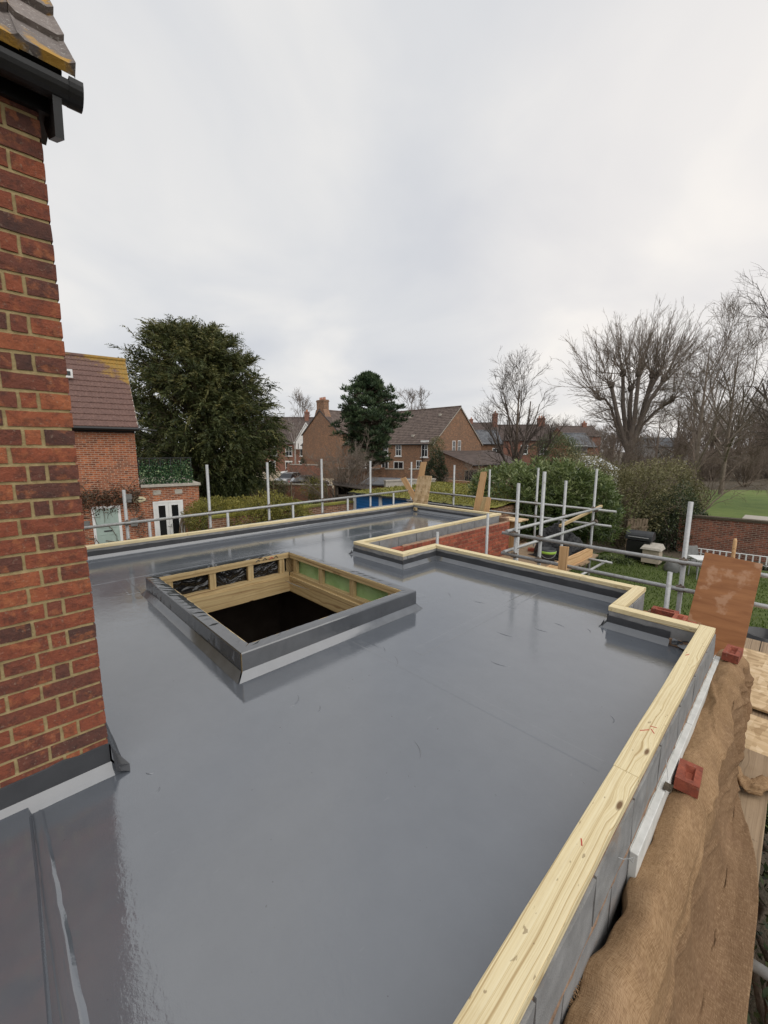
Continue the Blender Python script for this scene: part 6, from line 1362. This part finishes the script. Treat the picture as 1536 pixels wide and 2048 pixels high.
# chimney gable house
cg = Fr(-47.1, 36.9, R_(90)); E3 = float(pY(616, 868, 36.9)[2])-GZ; R3 = float(pY(651, 819, 36.9)[2])-GZ
t = gable_house(cg, 'brick_house', 'brown brick gable house with tall chimney at its apex', 'house', 0., 12., 9.6, E3, R3, 'brick_brown', 'tile_brown', [], [(.55, 4.8, .9, 1.9, float(pY(651, 798, 37)[2])-GZ, 4), (6., 9.0, .8, .8, R3-.2, 2)], barge='dark_metal', e=.33)
q = MB(); q.box(-.06, -.003, .3, 9.3, 2.6, 2.72); q.build('string_course', M['brick_red'], t, True)
q = MB(); q.extrude([(-.02, 4.8-1.9, R3-1.9), (-.02, 4.8+1.9, R3-1.9), (-.02, 4.8+.95, R3+.1), (-.02, 4.8-.95, R3+.1)], (1.0, 0, 0)); q.build('chimney_breast', M['brick_brown'], t, True)
# ---- half timbered terrace behind
tf = Fr(*g2(520, 80), YAW); E4 = float(pd(590, 886, 80)[2])-GZ; R4 = float(pd(590, 836, 84)[2])-GZ
win = [(*wpx(tf, 578, 946, 1.3, 2.2), 'sash', 'white_paint', 0., 2), (*wpx(tf, 612, 912, 2.4, 2.0), 'case', 'white_paint', 0., 1), (*wpx(tf, 610, 946, 2.2, 2.2), 'case', 'white_paint', 0., 2), (*wpx(tf, 578, 912, 1.3, 1.9), 'sash', 'white_paint', 0., 1), (*wpx(tf, 548, 912, 1.3, 1.9), 'sash', 'white_paint', 0., 1), (*wpx(tf, 545, 946, 1.3, 2.2), 'sash', 'white_paint', 0., 2)]
tr_ = gable_house(tf, 'terrace_house', 'red brick terrace with white gable and purple tiled roof', 'house', 0., 16., 9., E4, R4, 'brick_red', 'tile_dark', win, [(8.6, 4.5, .8, 1.4, R4+1.2, 3)], e=.35)
for cx_ in (588,):
    pass
ua, za = tf.px(612, 848, -.9); q = MB(); wd_ = 2.1
q.extrude([(ua-wd_, -.9, E4-1.2), (ua+wd_, -.9, E4-1.2), (ua+wd_, -.9, E4+.2), (ua, -.9, za), (ua-wd_, -.9, E4+.2)], (0, 3.5, 0)); gb = q.build('white_gable', M['white_paint'], tr_, True)
for sg in (-1, 1): q = MB(); q.extrude([(ua, -1.1, za+.05), (ua, -1.1, za+.35), (ua+sg*(wd_+.4), -1.1, E4), (ua+sg*(wd_+.4), -1.1, E4-.3)], (0, .15, 0)); q.build('barge_board', M['white_paint'], gb, True)
for sg in (-1, 1): q = MB(); q.extrude([(ua, -1.1, za+.36), (ua, -1.1, za+.48), (ua+sg*(wd_+.45), -1.1, E4+.12), (ua+sg*(wd_+.45), -1.1, E4)], (0, 5, 0)); q.build('gable_roof', M['tile_dark'], gb, True)
for k in range(5): x_ = ua-1.6+.8*k; q = MB(); q.box(x_-.06, x_+.06, -.93, -.902, E4-1.1, E4-.1); q.build('timber_stud', M['shed_wood'], gb, True)
window(tr_, 'f', ua-.5, E4+.1, 1., 1.3, 0, 16, 9, 'sash', 'shed_wood', -.91, False)
# ---- roofs to the right
def far_house(label, px0, px1, dep, y_e, y_r, brick, roof, wins=(), chims=(), rz=0., D=8., **k):
    f_ = Fr(*g2(px0, dep), YAW+rz); u1, _ = f_.px(px1, 900); E_ = f_.px(px0, y_e)[1]; R_k = f_.px(px0, y_r, D/2)[1]; ww = [(*wpx(f_, *w[:4]), *w[4:]) for w in wins]
    ch = [(f_.px(c[0], 900)[0], D/2, c[2], c[3], f_.px(c[0], c[1], D/2)[1], c[4]) for c in chims]
    return gable_house(f_, 'brick_house', label, 'house', 0., u1, D, E_, R_k, brick, roof, ww, ch, e=.35, **k)
far_house('brick house with grey slate roof and rooflight behind the gable', 953, 1004, 60, 887, 862, 'brick_brown', 'slate', [(992, 918, 1.2, 1.6, 'sash')], [], D=7.)
far_house('brick house with broad brown roof and tall chimney stack', 985, 1108, 72, 880, 851, 'brick_red', 'tile_dark', [(1048, 908, 1.2, 1.6, 'sash'), (1086, 908, 1.2, 1.6, 'sash')], [(994, 827, .9, 1.4, 3), (1092, 836, 1.2, 1.0, 3)], D=10., rz=R_(-8))
far_house('brick house with grey roof and white casement window beyond the conifer', 1146, 1192, 56, 893, 868, 'brick_neighbour', 'slate', [(1160, 908, 1.9, 1.2, 'case')], [], D=7.)
far_house('distant dark roofed brick house with single chimney', 1128, 1200, 95, 872, 853, 'brick_red', 'tile_dark', [], [(1183, 846, .9, .9, 2)], D=9.)
far_house('white rendered house half hidden behind the leafless trees', 1290, 1385, 125, 893, 876, 'grey_render', 'slate', [(1315, 908, 1.2, 1.6, 'sash'), (1350, 908, 1.2, 1.6, 'sash')], [], D=9.)
far_house('far brown roofed house between yew and chimney gable', 640, 760, 105, 880, 850, 'brick_brown', 'tile_dark', [], [(700, 835, 1., 1.2, 2)], D=9.)
far_house('far red brick house beyond the slate roof', 940, 1000, 100, 872, 846, 'brick_red', 'tile_dark', [], [(948, 838, .8, .8, 2)], D=9.)
# conservatory
cf = Fr(*g2(1162, 35), YAW+R_(6)); c_ = cf.thing('conservatory', 'white framed conservatory with pale glass hipped roof behind the shrubs', 'conservatory'); cl, _ = cf.px(1238, 930); ce, cr_ = cf.px(1165, 940)[1], cf.px(1200, 913, 1.5)[1]
MB().box(0, cl, 0, 3., 0, ce).build('wall', M['white_paint'], c_, True)
q = MB(); V = [(-.1, -.1, ce+.01), (cl+.1, -.1, ce+.01), (cl+.1, 3.1, ce+.01), (-.1, 3.1, ce+.01), (cl*.3, 1.5, cr_), (cl*.7, 1.5, cr_)]; q.add(V, [(0, 1, 5, 4), (1, 2, 5), (2, 3, 4, 5), (3, 0, 4), (3, 2, 1, 0)]); rr_ = q.build('glass_roof', M['conservatory'], c_, True)
for (a, b) in [(V[0], V[4]), (V[1], V[5]), (V[4], V[5]), (V[0], V[1])]+[((cl*t, -.1, ce+.02), (cl*(.3+.4*t), 1.5, cr_+.01)) for t in (.2, .4, .6, .8)]: q = MB(); q.tube([a, b], .035, 6); q.build('glazing_bar', M['white_paint'], rr_, True)
# ================================================================== garden things
# white edging fence
wf = tag(empty('edging_fence', (-2.5, 20.4, GZ)), 'low white picket rail fence in front of the red garden wall', 'fence')
a_, b_ = pz(1388, 1119, GZ), pz(1560, 1143, GZ); a_ = np.array([a_[0], a_[1]]); b_ = np.array([b_[0], b_[1]]); nP = 14; h0 = .45
for k in range(nP): p_ = a_+(b_-a_)*k/(nP-1); MB().box(p_[0]-.022, p_[0]+.022, p_[1]-.022, p_[1]+.022, GZ, GZ+h0).build('fence_post', M['white_paint'], wf)
for zz in (h0+.02, .12): q = MB(); q.tube([(*a_, GZ+zz), (*b_, GZ+zz)], .020, 6); q.build('fence_rail', M['white_paint'], wf)
# barbecue
bc = pz(1276, 1122, GZ); bq = tag(empty('barbecue', tuple(bc)), 'black lidded barbecue standing among dark shrubs by the white hive', 'barbecue')
MB().box(bc[0]-.4, bc[0]+.4, bc[1]-.28, bc[1]+.28, GZ+.1, GZ+.85).build('cabinet', M['black_plastic'], bq, bevel=.02)
q = MB(); q.extrude([(bc[0]-.45, bc[1]+.3*math.cos(t), GZ+.88+.34*math.sin(t)) for t in np.linspace(0, math.pi, 12)], (.9, 0, 0)); q.build('lid', M['dark_metal'], bq, bevel=.01)
q = MB(); q.tube([(bc[0]-.35, bc[1]-.33, GZ+1.0), (bc[0]+.35, bc[1]-.33, GZ+1.0)], .015, 6); q.build('handle', M['galv'], bq)
for dx in (-.35, .35): MB().box(bc[0]+dx-.03, bc[0]+dx+.03, bc[1]-.25, bc[1]+.25, GZ, GZ+.1).build('leg', M['dark_metal'], bq)
# hive
hc = pz(1302, 1130, GZ); hv = tag(empty('bee_hive', tuple(hc)), 'cream wooden hive box with pitched lid beside the barbecue', 'hive')
for k in range(3): MB().box(hc[0]-.27-.01*k, hc[0]+.27+.01*k, hc[1]-.25-.01*k, hc[1]+.25+.01*k, GZ+.12+.17*(2-k)+.002, GZ+.12+.17*(3-k)).build('hive_box', M['hive'], hv, bevel=.01)
q = MB(); q.hexa([(hc[0]-.34, hc[1]-.34, GZ+.64), (hc[0]+.34, hc[1]-.34, GZ+.64), (hc[0]+.34, hc[1]+.34, GZ+.64), (hc[0]-.34, hc[1]+.34, GZ+.64), (hc[0]-.30, hc[1]-.30, GZ+.71), (hc[0]+.30, hc[1]-.30, GZ+.71), (hc[0]+.26, hc[1]+.26, GZ+.82), (hc[0]-.26, hc[1]+.26, GZ+.82)]); q.build('lid', M['stone'], hv)
for dx in (-.22, .22):
    for dy in (-.2, .2): MB().box(hc[0]+dx-.03, hc[0]+dx+.03, hc[1]+dy-.03, hc[1]+dy+.03, GZ, GZ+.12).build('leg', M['fence_wood'], hv)
# small wooden gate behind
gc = pz(1252, 1108, GZ); ga = tag(empty('garden_gate', tuple(gc)), 'brown slatted garden gate between shrubs and barbecue', 'gate')
for k in range(7): p_ = gc+CR*(.12*k); MB().obox((p_[0], p_[1], GZ+.75), CR*.052, np.array([-CR[1], CR[0], 0])*.012, (0, 0, .75+.02*(k % 2))).build('slat', M['fence_wood'], ga)
for zz in (.35, 1.15): p_ = gc+CR*.36; MB().obox((p_[0], p_[1], GZ+zz), CR*.45, np.array([-CR[1], CR[0], 0])*.026, (0, 0, .05)).build('rail', M['fence_wood'], ga)
# garden chair and table
def chair(px, py, rz, label):
    c = pz(px, py, GZ); t = tag(empty('garden_chair', tuple(c), rz), label, 'chair')
    MB().box(-.24, .24, -.24, .22, .42, .46).build('seat', M['grey_plastic'], t, True, bevel=.01)
    q = MB(); q.hexa([(-.25, .20, .50), (.25, .20, .50), (.25, .235, .50), (-.25, .235, .50), (-.24, .30, .92), (.24, .30, .92), (.24, .335, .92), (-.24, .335, .92)]); q.build('backrest', M['grey_plastic'], t, True, bevel=.012)
    for sx in (-1, 1):
        for sy in (-.22, .22): q = MB(); q.tube([(sx*.25, sy*1.1, 0), (sx*.23, sy, .45)], .016, 6); q.build('leg', M['galv'], t, True)
        q = MB(); q.tube([(sx*.26, -.2, .45), (sx*.27, -.2, .66), (sx*.27, .26, .68)], .016, 6); q.build('armrest', M['galv'], t, True)
chair(1393, 1146, YAW+.15, 'grey garden chair standing on the lawn behind the white table')
tc_ = pz(1410, 1158, GZ); tt = tag(empty('garden_table', tuple(tc_), YAW-.2), 'white topped garden table on the lawn half hidden by plywood', 'table')
MB().box(-.45, .75, -.3, .35, .70, .735).build('table_top', M['white_paint'], tt, True, bevel=.006)
for sx in (-.38, .68):
    for sy in (-.24, .28): q = MB(); q.tube([(sx, sy, 0), (sx*.95, sy, .7)], .018, 6); q.build('leg', M['galv'], tt, True)
rc = pz(1345, 1143, GZ); q = MB(); q.grid([[(rc[0]+.28*math.cos(a)*r_*(1+.1*math.sin(3*a)), rc[1]+.24*math.sin(a)*r_, GZ+h_) for a in np.linspace(0, 6.283, 17)] for r_, h_ in ((1, .0), (1.05, .12), (.8, .3), (.45, .42), (.05, .45))]); tag(q.build('covered_planter', M['grey_plastic'], smooth=True), 'grey covered mound at the lawn edge near the chair', 'planter')
# flat stone on park, black tub by scaffold
sp = pz(1525, 1040, GZ+.02); MB().box(sp[0]-.9, sp[0]+.9, sp[1]-1.0, sp[1]+1.0, GZ+.02, GZ+.14).build('stone_slab', M['stone'])
tag(bpy.data.objects['stone_slab'], 'pale flat slab on the park grass beyond the wall', 'slab')
tb_ = pz(1530, 1262, -1.9); q = MB(); q.grid([[(tb_[0]+r_*math.cos(a), tb_[1]+r_*math.sin(a), GZ+h_) for a in np.linspace(0, 6.283, 25)] for r_, h_ in ((.25, 0), (.32, .75), (.30, .75), (.22, .1))]); tag(q.build('black_tub', M['black_plastic'], smooth=True), 'black plastic tub on the ground beyond the strand board', 'tub')
# ================================================================== vehicles
def car(label, c, rz, body, L=4.2, W=1.75, H=1.45, kind='car', stripe=None):
    t = tag(empty(kind if kind != 'car' else 'parked_car', tuple(c), rz), label, 'car' if kind == 'car' else 'van', 'parked vehicles')
    if kind == 'car': low = [(-.5, .28), (-.5, .62), (-.47, .80), (-.30, .86), (.26, .90), (.47, .88), (.5, .70), (.5, .28)]; top = [(-.28, .86), (-.14, 1.36), (-.05, 1.45), (.22, 1.43), (.38, 1.20), (.46, .88)]
    else: low = [(-.5, .3), (-.5, .85), (-.47, 1.0), (-.33, 1.15), (-.33, 1.16), (.5, 1.16), (.5, .3)]; top = [(-.36, 1.14), (-.24, 1.78), (-.18, 1.95), (.49, 1.97), (.5, 1.14)]
    q = MB(); n = len(low); A = [(x*L, -W/2, z) for x, z in low]; B = [(x*L, W/2, z) for x, z in low]; q.add(A+B, [tuple(range(n)), tuple(range(n, 2*n))[::-1]]+[(i, n+i, n+(i+1) % n, (i+1) % n) for i in range(n)]); bd = q.build('body', M[body], t, True, bevel=.05)
    q = MB(); n = len(top); wt = lambda z: W/2-.03-.16*max(0, (z-.9))/.55*.9; A = [(x*L, -wt(z), z) for x, z in top]; B = [(x*L, wt(z), z) for x, z in top]; q.add(A+B, [tuple(range(n)), tuple(range(n, 2*n))[::-1]]+[(i, n+i, n+(i+1) % n, (i+1) % n) for i in range(n)]); q.build('cabin', M['glass' if kind == 'car' else body], t, True, bevel=.02)
    if kind == 'car': q = MB(); q.hexa([(-.06*L, -W/2+.17, 1.435), (.24*L, -W/2+.17, 1.425), (.24*L, W/2-.17, 1.425), (-.06*L, W/2-.17, 1.435), (-.04*L, -W/2+.24, 1.49), (.22*L, -W/2+.24, 1.48), (.22*L, W/2-.24, 1.48), (-.04*L, W/2-.24, 1.49)]); q.build('roof_panel', M[body], t, True)
    else:
        for sg in (-1, 1): q = MB(); q.hexa([(-.22*L, sg*(W/2-.10), 1.2), (-.08*L, sg*(W/2-.10), 1.2), (-.08*L, sg*(W/2-.02), 1.2), (-.22*L, sg*(W/2-.02), 1.2), (-.19*L, sg*(W/2-.22), 1.7), (-.08*L, sg*(W/2-.22), 1.7), (-.08*L, sg*(W/2-.12), 1.7), (-.19*L, sg*(W/2-.12), 1.7)]); q.build('side_window', M['glass'], t, True)
        q = MB(); q.hexa([(-.375*L, -W/2+.15, 1.18), (-.375*L, W/2-.15, 1.18), (-.36*L, W/2-.15, 1.18), (-.36*L, -W/2+.15, 1.18), (-.262*L, -W/2+.22, 1.72), (-.262*L, W/2-.22, 1.72), (-.24*L, W/2-.22, 1.72), (-.24*L, -W/2+.22, 1.72)]); q.build('windscreen', M['glass'], t, True)
    if stripe:
        for sg in (-1, 1): q = MB(); q.box(.28*L, .46*L, *sorted((sg*(W/2+.004), sg*(W/2+.012))), .55, 1.1); q.build('side_logo', M[stripe], t, True)
    for sx in (-.31, .31):
        for sy in (-1, 1):
            q = MB(); q.tube([(sx*L, sy*(W/2-.2), .31), (sx*L, sy*(W/2+.01), .31)], .31, 16); wh = q.build('wheel', M['rubber'], t, True); q = MB(); q.tube([(sx*L, sy*(W/2), .31), (sx*L, sy*(W/2+.02), .31)], .19, 10); q.build('rim', M['galv'], wh, True)
    for sy in (-1, 1): q = MB(); q.box(-.505*L, -.47*L, *sorted((sy*(W/2-.1), sy*(W/2-.45))), .62, .78); q.build('headlight', M['white_paint'], t, True); q = MB(); q.box(.47*L, .503*L, *sorted((sy*(W/2-.05), sy*(W/2-.3))), .62, .82); q.build('tail_light', M['paint_mark'], t, True)
    return t
car('white panel van with teal logo parked by the terrace', gp(594, 60), YAW+R_(20), 'white_paint', 4.8, 1.85, 1.95, 'panel_van', 'teal')
car('black hatchback parked behind the red boundary wall', gp(616, 45), YAW+R_(200), 'car_black')
car('silver grey car parked in front of the white van', gp(578, 50), YAW+R_(70), 'car_silver')
